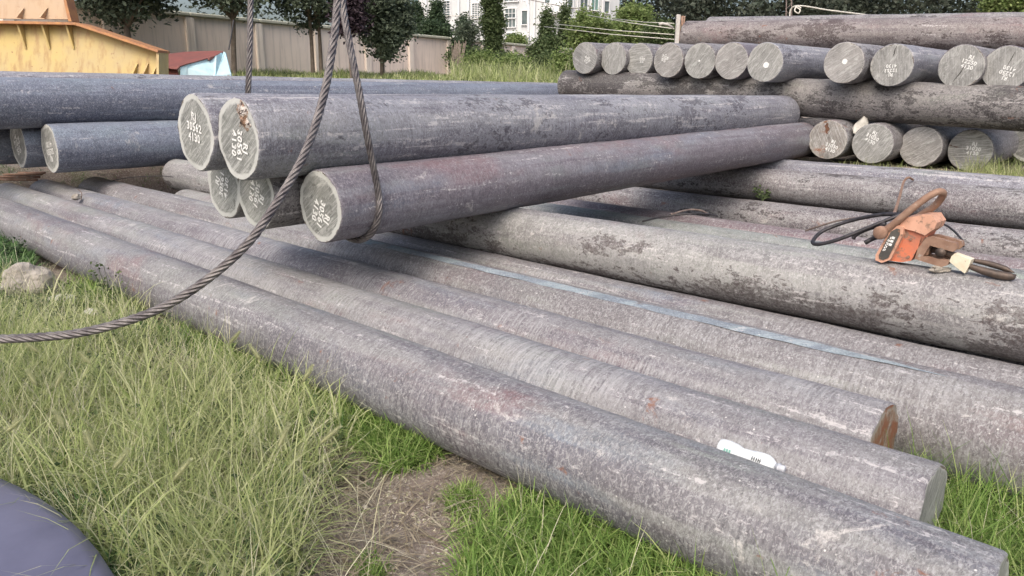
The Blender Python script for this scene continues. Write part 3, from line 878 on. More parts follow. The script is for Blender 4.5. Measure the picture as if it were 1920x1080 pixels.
# ------------------------------------------------------------------ wire ropes
def rope_mesh(pts, r, lay=0.26, step=0.008, strands=6, seg=36):
    pts = [Vector(p) for p in pts]
    dist = [0.0]
    for a, b in zip(pts, pts[1:]): dist.append(dist[-1] + (b - a).length)
    L = dist[-1]; n = max(8, int(L / step))
    q = np.linspace(0, L, n)
    P = np.stack([np.interp(q, dist, [p[i] for p in pts]) for i in range(3)], -1)
    T = np.gradient(P, axis=0); T /= np.linalg.norm(T, axis=1)[:, None]
    U = np.zeros_like(T); u = np.cross(T[0], [0.3, 0.5, 0.8]); u /= np.linalg.norm(u)
    for i in range(n):
        u = u - T[i] * (u @ T[i]); u /= np.linalg.norm(u); U[i] = u
    W = np.cross(T, U)
    th = np.linspace(0, 2 * np.pi, seg, endpoint=False)
    A = th[None, :] + 0 * q[:, None]
    ph = strands * A
    A = A + q[:, None] / lay * 2 * np.pi
    rad = r * (0.60 + 0.42 * np.abs(np.cos(ph / 2)) ** 0.8)
    V = P[:, None, :] + rad[..., None] * (np.cos(A)[..., None] * U[:, None, :] + np.sin(A)[..., None] * W[:, None, :])
    idx = np.arange(n * seg).reshape(n, seg); i2 = np.roll(idx, -1, 1)
    fs = np.stack([idx[:-1], i2[:-1], i2[1:], idx[1:]], -1).reshape(-1, 4)
    return mesh_np('wire_rope', V.reshape(-1, 3), fs, True)

RR = 0.0215
# slack rope sweeping down to the left
path = [at(652, -420, 4.1), at(644, -180, 4.02), at(633, 0, 3.95), at(622, 100, 3.9), at(603, 195, 3.82), at(570, 290, 3.72), at(520, 378, 3.64), at(463, 458, 3.58),
        at(380, 530, 3.55), at(290, 583, 3.52), at(170, 620, 3.5), at(60, 633, 3.5), at(-120, 640, 3.5), at(-320, 655, 3.5)]
tag(link('wire_rope', rope_mesh(catmull(path, 14), RR), M['cable']), 'thick twisted wire rope sweeping down across the marked ends to the lower left', 'wire rope', 'wire ropes of the lifting sling')
# rope looped under the reddish bar
pc = 2.66
cz = 0.91
loop = []
for k in range(12):
    a = math.radians(18 - k * 18)        # from the camera side over to underneath
    loop.append(PS(pc + 0.03 - 0.004 * k, s3 - math.cos(a) * (0.213 + RR), cz + math.sin(a) * (0.213 + RR)))
path = [at(645, -420, 4.3), at(640, -120, 4.25), at(642, 0, 4.2), at(655, 80, 4.17), at(672, 165, 4.15), at(689, 258, 4.2)] + loop
tag(link('wire_rope', rope_mesh(catmull(path, 12), RR * 0.95), M['cable']), 'twisted wire rope looped down round the near end of the reddish purple bar', 'wire rope', 'wire ropes of the lifting sling')
path = [at(480, -420, 5.35), at(474, -100, 5.3), at(470, 0, 5.3), at(468, 100, 5.3), at(465, 178, 5.35), at(463, 240, 5.5)]
tag(link('wire_rope', rope_mesh(catmull(path, 12), RR * 0.95), M['cable']), 'wire rope hanging straight down behind the two upper marked bars', 'wire rope', 'wire ropes of the lifting sling')

def wire(name, label, pts, r, mat, cat='wire'):
    mb = MB(); mb.tube([tuple(p) for p in catmull(pts, 10)], r, 7)
    return tag(mb.build(name, M[mat], None, True), label, cat)

# ------------------------------------------------------------------ crane scale
def scale_thing():
    O = at_p(1655, 455, 4.02); E = at_p(1905, 512, 3.98)
    u = (E - O); L = np.linalg.norm(u); u /= L
    w = np.array([0, 0, 1.0]); w -= u * (w @ u); w /= np.linalg.norm(w)
    c = np.cross(u, w)                        # toward the camera
    if c @ (cpos - O) < 0: c = -c
    mw = Matrix(((u[0], c[0], w[0], O[0]), (u[1], c[1], w[1], O[1]), (u[2], c[2], w[2], O[2]), (0, 0, 0, 1)))
    root = empty('crane_scale'); root.matrix_world = mw
    tag(root, 'orange hanging crane scale with shackle and hook, dropped on the blotchy grey bar', 'crane scale')
    k = L / 250.0                              # metres per pixel along u
    hk = 0.0030
    def pc_(x, y, dy=0):                       # photo px -> local (a, dy, b)
        base = 455 + (x - 1655) * (512 - 455) / 250.0
        return ((x - 1655) * k, dy, (base - y) * hk)
    def poly(pts): return [(pc_(x, y)[0], pc_(x, y)[2]) for x, y in pts]
    # body
    mb = MB()
    mb.prism(poly([(1660, 470), (1672, 428), (1683, 422), (1736, 424), (1744, 432), (1741, 446), (1728, 468), (1722, 487), (1706, 489), (1664, 484)]), -0.075, 0.03)
    mb.build('body', M['orange'], root)
    mb = MB()
    mb.prism(poly([(1684, 428), (1692, 412), (1712, 411), (1722, 409), (1742, 411), (1754, 424), (1752, 434), (1738, 444), (1716, 436)]), -0.085, 0.045)
    mb.build('top_housing', M['orangetop'], root)
    mb = MB()
    mb.prism(poly([(1655, 474), (1657, 483), (1671, 488), (1686, 483), (1699, 440), (1696, 428), (1686, 424), (1672, 430)]), 0.0305, 0.060)
    fr = mb.build('bezel', M['orangetop'], root)
    mb = MB()
    mb.prism(poly([(1662, 474), (1664, 480), (1673, 483), (1682, 479), (1693, 440), (1691, 431), (1684, 429), (1675, 434)]), 0.0605, 0.064)
    pl = mb.build('label_plate', M['plate'], fr)
    mb = MB()
    for i, (x0, y0, x1, y1, th_) in enumerate([(1683, 443, 1679, 460, 3.0), (1678, 443, 1671, 468, 1.0), (1674, 447, 1668, 468, 1.0)]):
        for j in range(5 if i else 3):
            n_ = 5 if i else 3
            a0 = j / n_; a1 = (j + 0.7) / n_
            xa, ya = x0 + (x1 - x0) * a0, y0 + (y1 - y0) * a0
            xb, yb = x0 + (x1 - x0) * a1, y0 + (y1 - y0) * a1
            q = [pc_(xa - th_, ya - th_ * .3), pc_(xa + th_, ya + th_ * .3), pc_(xb + th_, yb + th_ * .3), pc_(xb - th_, yb - th_ * .3)]
            mb.add([(p[0], 0.0648, p[2]) for p in q], [(0, 1, 2, 3)])
    mb.build('printed_marks', M['paint'], pl)
    mb = MB()
    for x_, y_ in ((1666, 478), (1690, 434), (1697, 441), (1674, 433)):
        a = pc_(x_, y_); mb.tube([(a[0], 0.058, a[2]), (a[0], 0.064, a[2])], 0.0055, 6)
    for x_, y_ in ((1716, 480), (1732, 440), (1738, 432), (1712, 450)):
        a = pc_(x_, y_); mb.tube([(a[0], 0.028, a[2]), (a[0], 0.037, a[2])], 0.007, 6)
    mb.build('bolt', M['rustiron'], root)['kind'] = 'stuff'
    # side rails between body and fork
    mb = MB()
    for y_ in (-0.05, 0.0):
        mb.box((pc_(1733, 462)[0], y_, pc_(1733, 462)[2]), (0.07, 0.018, 0.09), bev=0.004)
    mb.build('rail', M['rustiron'], root)
    # fork with a slot
    mb = MB()
    top_ = poly([(1730, 448), (1748, 447), (1796, 460), (1800, 468), (1794, 474), (1750, 462), (1742, 480), (1792, 488), (1790, 496), (1780, 499), (1728, 484)])
    mb.prism(top_, 0.0, 0.03); mb.prism(top_, -0.08, -0.05)
    mb.prism(poly([(1730, 448), (1748, 447), (1745, 480), (1728, 484)]), -0.05, 0.0)
    mb.build('fork', M['rustiron'], root)
    mb = MB()
    a = pc_(1772, 474)
    mb.tube([(a[0], -0.085, a[2]), (a[0], 0.04, a[2])], 0.022, 14)
    mb.build('pin', M['hook'], root, True)
    # hook shank
    mb = MB()
    mb.tube([pc_(1750, 470, -0.025), pc_(1772, 474, -0.02), pc_(1796, 484, -0.01)], [0.02, 0.022, 0.018], 12)
    mb.build('shank', M['hook'], root, True)
    mb = MB()
    mb.prism(poly([(1793, 481), (1797, 477), (1829, 488), (1827, 500), (1824, 510), (1812, 503), (1792, 490)]), -0.02, 0.03)
    mb.build('latch_sleeve', M['cream'], root)
    mb = MB()
    for pts, ra, rb_ in (([pc_(1822, 498, 0.005), pc_(1850, 507, 0.005), pc_(1876, 514, 0.0), pc_(1897, 518, -0.01), pc_(1905, 516, -0.02)], 0.012, 0.008),
                         ([pc_(1826, 492, -0.03), pc_(1850, 497, -0.035), pc_(1878, 505, -0.035), pc_(1900, 513, -0.03)], 0.009, 0.005)):
        cp_ = catmull(pts, 6); n_ = len(cp_)
        mb.tube([tuple(p) for p in cp_], [(ra + rb_ * math.sin(math.pi * i / n_)) * (1 if i < n_ - 4 else (n_ - i) / 5) for i in range(n_)], 12)
    mb.build('hook', M['hook'], root, True)
    # shackle: bow and pin head
    mb = MB()
    pts = [pc_(1655, 436, 0.05), pc_(1672, 425, 0.055), pc_(1700, 400, 0.05), pc_(1722, 382, 0.03), pc_(1737, 374, 0.0), pc_(1741, 380, -0.05), pc_(1728, 398, -0.08), pc_(1702, 416, -0.09), pc_(1678, 432, -0.09)]
    n_ = len(catmull(pts, 6))
    mb.tube([tuple(p) for p in catmull(pts, 6)], [0.020 - 0.003 * math.sin(math.pi * i / (n_ - 1)) for i in range(n_)], 12)
    sh = mb.build('shackle_bow', M['rustiron'], root, True)
    mb = MB()
    a = pc_(1658, 434)
    mb.tube([(a[0], -0.12, a[2]), (a[0], 0.066, a[2]), (a[0], 0.07, a[2]), (a[0], 0.095, a[2]), (a[0], 0.10, a[2])], [0.022, 0.022, 0.033, 0.033, 0.028], 18)
    mb.build('shackle_pin', M['rustiron'], root, True)
    return root
scale_thing()

# slings round the scale
wire('cable_sling', 'black greasy cable loop trailing left from the orange crane scale', [at_p(1690, 402, 4.3), at_p(1650, 403, 4.35), at_p(1595, 414, 4.4), at_p(1545, 432, 4.35), at_p(1524, 452, 4.25), at_p(1535, 458, 4.2), at_p(1575, 448, 4.2), at_p(1640, 422, 4.25), at_p(1690, 402, 4.3)], 0.011, 'blackcable', 'cable')
wire('cable_sling', 'short bent black cable end sticking out left of the shackle pin', [at_p(1600, 448, 4.3), at_p(1604, 441, 4.3), at_p(1625, 430, 4.3), at_p(1660, 420, 4.25)], 0.012, 'blackcable', 'cable')
wire('cable_sling', 'stub of black cable tucked under the shackle of the crane scale', [at_p(1622, 455, 4.25), at_p(1640, 446, 4.25), at_p(1670, 438, 4.15)], 0.013, 'blackcable', 'cable')
wire('thin_wire', 'thin brown wire lying beside the black cable loop', [at_p(1510, 433, 4.6), at_p(1530, 426, 4.6), at_p(1570, 414, 4.6), at_p(1610, 408, 4.6), at_p(1660, 400, 4.5)], 0.006, 'wire')
wire('wire_strap', 'pale bent wire strap rising over the dark speckled bar behind the crane scale', [at_p(1672, 408, 4.6), at_p(1678, 396, 5.5), at_p(1687, 368, 6.8), at_p(1694, 342, 7.8), at_p(1703, 333, 8.02), at_p(1712, 337, 8.2)], 0.011, 'rustiron')
wire('thin_wire', 'dark thin wire running right from the crane scale towards the grass', [at_p(1745, 415, 4.6), at_p(1775, 423, 4.6), at_p(1800, 445, 4.5), at_p(1806, 462, 4.4)], 0.006, 'blackcable')
wire('bent_rod', 'bent brown wire arched over the bars behind the blotchy bar', [at_p(1258, 402, 6.0), at_p(1275, 397, 6.1), at_p(1295, 393, 6.25), at_p(1315, 395, 6.3), at_p(1327, 401, 6.35)], 0.009, 'wire')
wire('bent_rod', 'dark thin cable lying under the bent brown wire', [at_p(1205, 415, 5.6), at_p(1240, 407, 5.9), at_p(1290, 401, 6.05), at_p(1325, 401, 6.2), at_p(1345, 405, 6.3)], 0.008, 'blackcable')
wire('thin_wire', 'loose loop of thin dark wire on the bars left of the marked ends', [PS(3.3, s_for(228, 3.3, .5), .40), at_p(207, 345, 3.35), at_p(215, 338, 3.4), at_p(250, 332, 3.5), at_p(300, 330, 3.6), at_p(325, 332, 3.7)], 0.005, 'blackcable')
wire('thin_wire', 'curled bit of rusty wire beside the small stone on the bar crease', [at_p(152, 375, 2.7), at_p(153, 362, 2.72), at_p(146, 355, 2.75)], 0.005, 'wire')

# ------------------------------------------------------------------ bottle
def bottle():
    A_ = at_p(1349, 837, 2.318); B_ = at_p(1472, 881, 2.318)
    L = np.linalg.norm(B_ - A_)
    u = (B_ - A_) / L
    w = np.array([0, 0, 1.0]); w -= u * (w @ u); w /= np.linalg.norm(w)
    y = np.cross(w, u)
    mw = Matrix(((u[0], y[0], w[0], A_[0]), (u[1], y[1], w[1], A_[1]), (u[2], y[2], w[2], A_[2]), (0, 0, 0, 1)))
    prof = [(0, 0.004), (0.004, 0.024), (0.015, 0.032), (0.06, 0.034), (0.16, 0.034), (0.26, 0.032), (0.36, 0.026), (0.45, 0.0255), (0.55, 0.031), (0.66, 0.034), (0.74, 0.033), (0.80, 0.026), (0.84, 0.018), (0.86, 0.014)]
    def lathe(pr, seg=28, flat=0.9):
        mb = MB(); V = []; Fs = []
        for a, r_ in pr:
            for k in range(seg):
                t_ = 2 * math.pi * k / seg
                dn = 0.06 * math.sin(a * 23 + 3 * t_) * (1 if 0.1 < a < 0.7 else 0)
                V.append((a * L, r_ * (1 + dn) * math.cos(t_), r_ * (1 + dn) * flat * math.sin(t_)))
        for i in range(len(pr) - 1):
            for k in range(seg):
                k2 = (k + 1) % seg
                Fs.append((i * seg + k, i * seg + k2, (i + 1) * seg + k2, (i + 1) * seg + k))
        Fs.append(tuple(range(seg))[::-1]); Fs.append(tuple((len(pr) - 1) * seg + k for k in range(seg)))
        mb.add(V, Fs); return mb
    o = lathe(prof).build('squeezed_bottle', M['bottle'], None, True, mw)
    tag(o, 'crumpled white plastic bottle lying in the crease between the two front bars', 'bottle')
    lathe([(0.861, 0.0125), (0.90, 0.0125), (0.901, 0.016), (0.925, 0.016), (0.926, 0.013), (0.99, 0.013), (1.0, 0.010)], 18, 1).build('neck', M['clearcap'], o, True)
    mb = MB()
    for a0, a1, t0, t1 in [(0.16, 0.20, -2.05, -1.8), (0.21, 0.27, -2.1, -1.85), (0.29, 0.34, -2.15, -1.9)]:
        V = []
        for a, t_ in ((a0, t0), (a1, t0), (a1, t1), (a0, t1)):
            V.append((a * L, 0.0355 * math.cos(t_), 0.0335 * math.sin(t_)))
        mb.add(V, [(0, 1, 2, 3)])
    # marks on the camera-facing side
    o2 = MB()
    side = -1 if (Vector(mw.to_3x3().inverted() @ Vector(cpos - A_)).y < 0) else 1
    def patch(m, a0, a1, t0, t1, rr_=0.0352):
        V = []
        for a, t_ in ((a0, t0), (a1, t0), (a1, t1), (a0, t1)):
            V.append((a * L, side * rr_ * math.cos(t_), rr_ * 0.93 * math.sin(t_)))
        m.add(V, [(0, 1, 2, 3)])
    for a in (0.555, 0.585, 0.62, 0.65, 0.675):
        patch(o2, a, a + 0.012, 0.30, 0.72, 0.0362)
        patch(o2, a, a + 0.022, 0.48, 0.56, 0.0363)
    o2.build('printed_marks', M['ink'], o)
    o3 = MB()
    for a in (0.13, 0.17, 0.21):
        patch(o3, a, a + 0.03, 0.2, 0.55, 0.0363)
    o3.build('green_print', M['teal'], o)
bottle()

# ------------------------------------------------------------------ steel disc, bottom left
def disc():
    c = np.array([-2.95, 0.38])
    r_ = 2.36
    seg = 96
    prof = [(0.0, 0.20), (0.5, 0.203), (0.93, 0.201), (0.975, 0.196), (0.994, 0.18), (1.0, 0.14), (1.0, -0.03)]
    V = []; Fs = []
    for a, z in prof:
        for k in range(seg):
            t_ = 2 * math.pi * k / seg
            V.append((r_ * a * math.cos(t_), r_ * a * math.sin(t_), z))
    for i in range(len(prof) - 1):
        for k in range(seg):
            k2 = (k + 1) % seg
            Fs.append((i * seg + k, i * seg + k2, (i + 1) * seg + k2, (i + 1) * seg + k))
    o = link('steel_disc', mesh_np('steel_disc', V, np.array(Fs), True), M['bluesteel'], None, Matrix.Translation(Vector((c[0], c[1], 0))))
    tag(o, 'smooth dark blue-violet steel disc lying in the grass at the lower left corner', 'steel disc')
disc()

# ------------------------------------------------------------------ background: fence wall
def wall_pt(px, htop):
    """point on the top line of the boundary wall at photo column px"""
    y = 25 + (px - 327) * (86 - 25) / (990 - 327)
    hz = 153 + 0.01 * px
    dep = F * 2.4 / (hz - y)
    return at(px, y, dep)
wl = wall_pt(200, 0); wr = wall_pt(1300, 0)
wdir = wr - wl; wdir[2] = 0; wlen = np.linalg.norm(wdir); wdir /= wlen
wnrm = np.array([wdir[1], -wdir[0], 0.0])
if wnrm[1] > 0: wnrm = -wnrm
TOPZ = CH + 2.4
fence = empty('boundary_wall', (wl[0], wl[1], 2.2))
ang = math.atan2(wdir[1], wdir[0])
fence.matrix_world = Matrix.Translation(Vector((wl[0], wl[1], 2.2))) @ Matrix.Rotation(ang, 4, 'Z')
tag(fence, 'long pinkish rendered boundary wall with pale pillars and a mossy coping behind the trees', 'wall')
hgt = TOPZ - 2.2
x = -3.0; k = 0
while x < wlen + 5:
    w_ = 2.9
    mb = MB(); mb.box((x + w_ / 2, 0, (hgt - 0.16) / 2 - 0.5), (w_ - 0.30, 0.16, hgt - 0.16 + 1.0))
    mb.build('panel', M['render'], fence)
    mb = MB(); mb.box((x, -0.02, (hgt - 0.16) / 2 - 0.5), (0.34, 0.30, hgt - 0.16 + 1.0), bev=0.02)
    mb.build('pillar', M['pillar'], fence)
    mb = MB(); mb.box((x + w_ / 2, -0.01, hgt - 0.075), (w_ - 0.01, 0.40, 0.13), bev=0.03)
    mb.build('coping', M['coping'], fence)
    x += w_; k += 1

# ------------------------------------------------------------------ yellow steelwork
def plate_at(pxpoly, depth, thick, mat, name, parent, zoff=0.0):
    """polygon read in photo columns/rows at a given depth, extruded away"""
    n = len(pxpoly)
    V = [at(x, y, depth) for x, y in pxpoly]
    fw = np.array([fwd[0], fwd[1], 0]); fw /= np.linalg.norm(fw)
    V2 = [v + fw * thick for v in V]
    mb = MB()
    mb.add([tuple(v) for v in V] + [tuple(v) for v in V2], [tuple(range(n)), tuple(range(2 * n - 1, n - 1, -1))] + [(i, i + n, (i + 1) % n + n, (i + 1) % n) for i in range(n)])
    o = mb.build(name, M[mat])
    if parent is not None:
        o.parent = parent; o.matrix_parent_inverse = parent.matrix_world.inverted()
    return o
yg = empty('steel_girder', at(140, 130, 15.5))
tag(yg, 'large faded yellow welded steel girder end with ribs behind the left stack', 'girder')
plate_at([(-220, 40), (141, 46), (293, 97), (297, 250), (-220, 250)], 15.5, 0.10, 'yellow', 'web', yg)
plate_at([(-220, -260), (100, -260), (121, -2), (129, 36), (-220, 33)], 15.5, 0.10, 'beige', 'upper_box', yg)
plate_at([(-225, 33), (142, 42), (142, 46.5), (-225, 39)], 15.25, 0.55, 'rustedge', 'flange', yg)
plate_at([(142, 42), (296, 94), (296, 98.5), (141, 47)], 15.25, 0.55, 'rustedge', 'sloping_flange', yg)
plate_at([(118, -4), (123, -4), (134, 40), (128, 40)], 15.35, 0.3, 'rustedge', 'corner_angle', yg)
plate_at([(293, 98), (297.5, 98), (299, 250), (294, 250)], 15.3, 0.45, 'yellow', 'end_plate', yg)
def gusset(x, y0, y1, wd, mat):
    a = at(x, y0, 15.48); b = at(x + 5, y1, 15.48)
    tow = -np.array([fwd[0], fwd[1], 0]) * wd + np.array([-0.02, 0, 0])
    sdv = np.array([0.018, 0, 0])
    V = [a - sdv, a + sdv, b - sdv, b + sdv, a + tow - sdv, a + tow + sdv]
    mb = MB(); mb.add(V, [(0, 2, 4), (1, 5, 3), (0, 4, 5, 1), (4, 2, 3, 5), (0, 1, 3, 2)])
    o = mb.build('rib', M[mat]); o.parent = yg; o.matrix_parent_inverse = yg.matrix_world.inverted()
for x in (43, 88, 133): gusset(x, 47, 92, 0.16, 'yellow')
for x in (39, 83): gusset(x, 34, 14, 0.14, 'beige')
for x in (252, 272, 290): gusset(x, 150, 118, 0.18, 'yellow')

rb = empty('sheet_metal_scrap', at(360, 130, 17.0))
tag(rb, 'rust-red and pale blue crumpled sheet metal cover beside the yellow girder', 'scrap sheet')
def facet(px3, name, mat, parent, th=0.05):
    """facet between photo points with individual depths"""
    V = [at(x, y, z_) for x, y, z_ in px3]
    V2 = [v + np.array([0, th, -th * 0.3]) for v in V]
    n = len(V); mb = MB()
    mb.add([tuple(v) for v in V] + [tuple(v) for v in V2], [tuple(range(n)), tuple(range(2 * n - 1, n - 1, -1))] + [(i, i + n, (i + 1) % n + n, (i + 1) % n) for i in range(n)])
    o = mb.build(name, M[mat]); o.parent = parent; o.matrix_parent_inverse = parent.matrix_world.inverted(); return o
facet([(296, 103, 17.6), (345, 97, 17.7), (405, 95, 17.8), (419, 96, 17.8), (405, 104, 17.2), (395, 107, 17), (391, 113, 16.95), (388, 109, 16.95), (372, 114, 16.8), (352, 119, 16.6), (337, 124, 16.5), (331, 130, 16.45), (296, 126, 16.5)], 'rusty_sheet', 'redsheet', rb)
facet([(296, 126, 16.56), (331, 130, 16.52), (338, 150, 16.6), (296, 180, 16.7)], 'shadowed_side', 'redsheet', rb)
facet([(338, 124, 16.55), (352, 119, 16.64), (388, 110, 17.0), (406, 104, 17.2), (419, 96, 17.82), (422, 98, 17.6), (404, 142, 16.8), (400, 200, 16.8), (338, 200, 16.55)], 'blue_sheet', 'cyansheet', rb)
facet([(422.5, 98, 17.62), (433, 139, 17.0), (434, 200, 17.0), (404.5, 200, 16.8), (404.5, 142, 16.8)], 'folded_flap', 'cyansheet', rb)

# ------------------------------------------------------------------ house
def house(label, x0, x1, ytop, dep, wins, name='apartment_house', skew=0.0, ybot=150):
    A_ = at(x0, 120, dep); B_ = at(x1, 120, dep * (1 + skew))
    ux = B_ - A_; ux[2] = 0; W_ = np.linalg.norm(ux); ux /= W_
    root = empty(name)
    mw = Matrix(((ux[0], -ux[1], 0, A_[0]), (ux[1], ux[0], 0, A_[1]), (0, 0, 1, 0), (0, 0, 0, 1)))
    root.matrix_world = mw
    tag(root, label, 'house')
    inv = mw.inverted()
    def loc(px, py):                                   # photo point -> (a, z) on the facade
        v_ = ray(px, py); q = Vector(cpos); dv = Vector(v_)
        q2 = inv @ q; d2 = inv.to_3x3() @ dv
        t_ = -q2.y / d2.y
        h_ = q2 + d2 * t_
        return h_.x, h_.z
    ztop = loc((x0 + x1) / 2, ytop)[1]
    mb = MB(); mb.box((W_ / 2, 5.0, ztop / 2), (W_, 9.9, ztop)); mb.build('wall', M['housewall'], root)
    for (a, b, c_, e, kind, nv, nh) in wins:
        xa, zb = loc(a, e); xb, zt = loc(c_, b)
        w_, h_ = xb - xa, zt - zb
        cx, cz = (xa + xb) / 2, (zb + zt) / 2
        fr = MB(); T_ = 0.075
        fr.box((cx, -0.02, zt + T_ / 2), (w_ + 2 * T_, 0.18, T_)); fr.box((cx, -0.05, zb - T_ / 2), (w_ + 2 * T_, 0.26, T_))
        fr.box((xa - T_ / 2, -0.02, cz), (T_, 0.17, h_)); fr.box((xb + T_ / 2, -0.02, cz), (T_, 0.17, h_))
        wo = fr.build('window', M['housewhite'], root)
        pn = MB(); pn.box((cx, -0.015, cz), (w_, 0.02, h_)); pn.build('pane', M['greenpane' if kind == 'g' else 'pane'], wo)
        gb = MB()
        for i in range(1, nv): gb.box((xa + w_ * i / nv, -0.05, cz), (0.045, 0.04, h_))
        for i in range(1, nh): gb.box((cx, -0.052, zb + h_ * i / nh), (w_, 0.05, 0.045))
        if nv > 1 or nh > 1: gb.build('grille', M['housewhite'], wo)
    return root, loc, W_, ztop
h1, loc1, W1, Z1 = house('pale grey apartment house with barred windows behind the boundary wall', 786, 1058, -160, 78,
    [(831, 2, 844, 30, 'p', 2, 6), (886, 6, 905, 34, 'p', 4, 8), (948, 16, 967, 34, 'p', 3, 2), (948, 36, 967, 51, 'p', 3, 1), (979, 20, 990, 46, 'p', 1, 1), (978, 67, 995, 80, 'p', 2, 1), (946, -10, 972, 3, 'p', 3, 1), (1022, -10, 1032, 6, 'p', 1, 1), (831, -60, 844, -32, 'p', 2, 6), (886, -60, 905, -32, 'p', 4, 8), (948, -60, 967, -30, 'p', 3, 2), (950, 62, 968, 78, 'p', 2, 1)], skew=-0.10)
for px in (802, 862, 880, 990, 1002):
    a, z0 = loc1(px, 100); _, z1 = loc1(px, -120)
    mb = MB(); mb.box((a, -0.12, (z0 + z1) / 2), (0.13, 0.13, z1 - z0)); mb.build('drainpipe', M['housewhite'], h1)
a, z = loc1(1031, 14)
mb = MB(); mb.box((a, -0.4, z), (0.75, 0.5, 0.6), bev=0.03); mb.tube([(a - .08, -0.66, z), (a - .08, -0.68, z)], 0.2, 14); mb.build('air_conditioner', M['housewhite'], h1)
a0, z0 = loc1(1032, 27); a1, _ = loc1(1062, 27)
mb = MB(); mb.box(((a0 + a1) / 2, -0.5, z0), (a1 - a0, 1.2, 0.14)); mb.build('canopy', M['housewhite'], h1)
h2, loc2, W2, Z2 = house('nearer pale house block with four tall windows, right of the grey apartment house', 1059, 1157, -150, 70,
    [(1064, -12, 1074, 13, 'p', 1, 1), (1087, -15, 1102, 18, 'p', 2, 1), (1108, -15, 1122, 19, 'g', 2, 1), (1132, 3, 1142, 24, 'p', 1, 1)], skew=0.04)
for px in (1080, 1127):
    a, z0 = loc2(px, 60); _, z1 = loc2(px, -100)
    mb = MB(); mb.box((a, -0.08, (z0 + z1) / 2), (0.12, 0.12, z1 - z0)); mb.build('drainpipe', M['housewhite'], h2)

# ------------------------------------------------------------------ foliage
def leaf_cloud(centres, sig, n, size, aspect=0.55, seed=0, droop=0.3):
    rg = np.random.default_rng(seed)
    C = np.asarray(centres)[rg.integers(0, len(centres), n)]
    P = C + rg.normal(0, 1, (n, 3)) * np.asarray(sig)
    a = rg.normal(0, 1, (n, 3)); a[:, 2] = a[:, 2] * 0.6 - droop; a /= np.linalg.norm(a, axis=1)[:, None]
    b = rg.normal(0, 1, (n, 3)); b -= a * (a * b).sum(1)[:, None]; b /= np.linalg.norm(b, axis=1)[:, None]
    nrm = np.cross(a, b)
    s = size * rg.uniform(0.6, 1.35, n)[:, None]
    V = np.stack([P - a * s * .5, P + b * s * aspect * .5 + nrm * s * .1, P + a * s * .5, P - b * s * aspect * .5 + nrm * s * .1], 1).reshape(-1, 3)
    i = np.arange(n)[:, None] * 4
    return V, np.concatenate([i + [0, 1, 2], i + [0, 2, 3]], 0)

def crown_centres(n, rx, ry, rz, seed, zc=0.0, hollow=0.35, fn=None):
    rg = np.random.default_rng(seed)
    out = []
    while len(out) < n:
        q = rg.uniform(-1, 1, 3)
        d = np.linalg.norm(q)
        if d > 1 or d < hollow: continue
        p = q * (rx, ry, rz)
        k = 0.82 + 0.35 * mnoise.noise(Vector(q * 2.2) + Vector((seed, 0, 0)))
        p = p * k
        if fn and not fn(p): continue
        out.append(p + np.array([0, 0, zc]))
    return np.array(out)

def tree(name, label, base, H0, rx, rz, nleaf, size, mat, trunk_r=0.12, ncl=90, sig=0.22, seed=0, cat='tree', lean=(0, 0), group=None, zc=None, trunks=1):
    base = np.asarray(base, float)
    root = empty(name, base)
    tag(root, label, cat, group)
    zc = H0 if zc is None else zc
    C = crown_centres(ncl, rx, rx, rz, seed, zc)
    V, Fs = leaf_cloud(C, (sig, sig, sig * .8), nleaf, size, seed=seed)
    link('crown', mesh_np('crown', V, Fs), M[mat], root)
    mb = MB()
    rg = random.Random(seed)
    for tix in range(trunks):
        ox = (tix - (trunks - 1) / 2) * 0.28
        top = (lean[0] + rg.uniform(-.2, .2), lean[1], zc)
        pts = catmull([(ox, 0, -0.3), (ox + lean[0] * .2 + 0.05 * rg.uniform(-1, 1), 0, zc * .3), (ox + lean[0] * .6, lean[1] * .5, zc * .65), top], 5)
        n_ = len(pts)
        mb.tube([tuple(p) for p in pts], [trunk_r * (1 - 0.6 * i / n_) for i in range(n_)], 8)
        fork = np.array(pts[int(n_ * 0.5)])
        for k in range(9):
            c_ = C[rg.randrange(len(C))]
            m_ = (fork + c_) / 2 + np.array([0, 0, 0.15])
            mb.tube([tuple(fork), tuple(m_), tuple(c_)], [trunk_r * .45, trunk_r * .25, trunk_r * .08], 6)
    mb.build('trunk', M['bark'], root, True)
    return root

M['leaf_dark'] = leafmat('dark_leaves', [(0.045, 0.06, 0.042), (0.08, 0.105, 0.07), (0.13, 0.165, 0.11), (0.20, 0.24, 0.17)], trans=0.3)
M['leaf_plum'] = leafmat('plum_leaves', [(0.03, 0.02, 0.028), (0.05, 0.034, 0.045), (0.07, 0.05, 0.06)], trans=0.12)
M['leaf_mid'] = leafmat('mid_leaves', [(0.04, 0.065, 0.025), (0.07, 0.11, 0.04), (0.11, 0.15, 0.06), (0.15, 0.19, 0.09)])
M['leaf_bright'] = leafmat('bright_leaves', [(0.08, 0.13, 0.035), (0.14, 0.21, 0.06), (0.22, 0.29, 0.10), (0.31, 0.36, 0.16)])
M['leaf_conifer'] = leafmat('conifer_leaves', [(0.03, 0.055, 0.03), (0.05, 0.085, 0.04), (0.08, 0.12, 0.06)])
M['leaf_wood'] = leafmat('wood_leaves', [(0.025, 0.04, 0.028), (0.045, 0.06, 0.042), (0.07, 0.085, 0.062), (0.10, 0.115, 0.09)], trans=0.1)

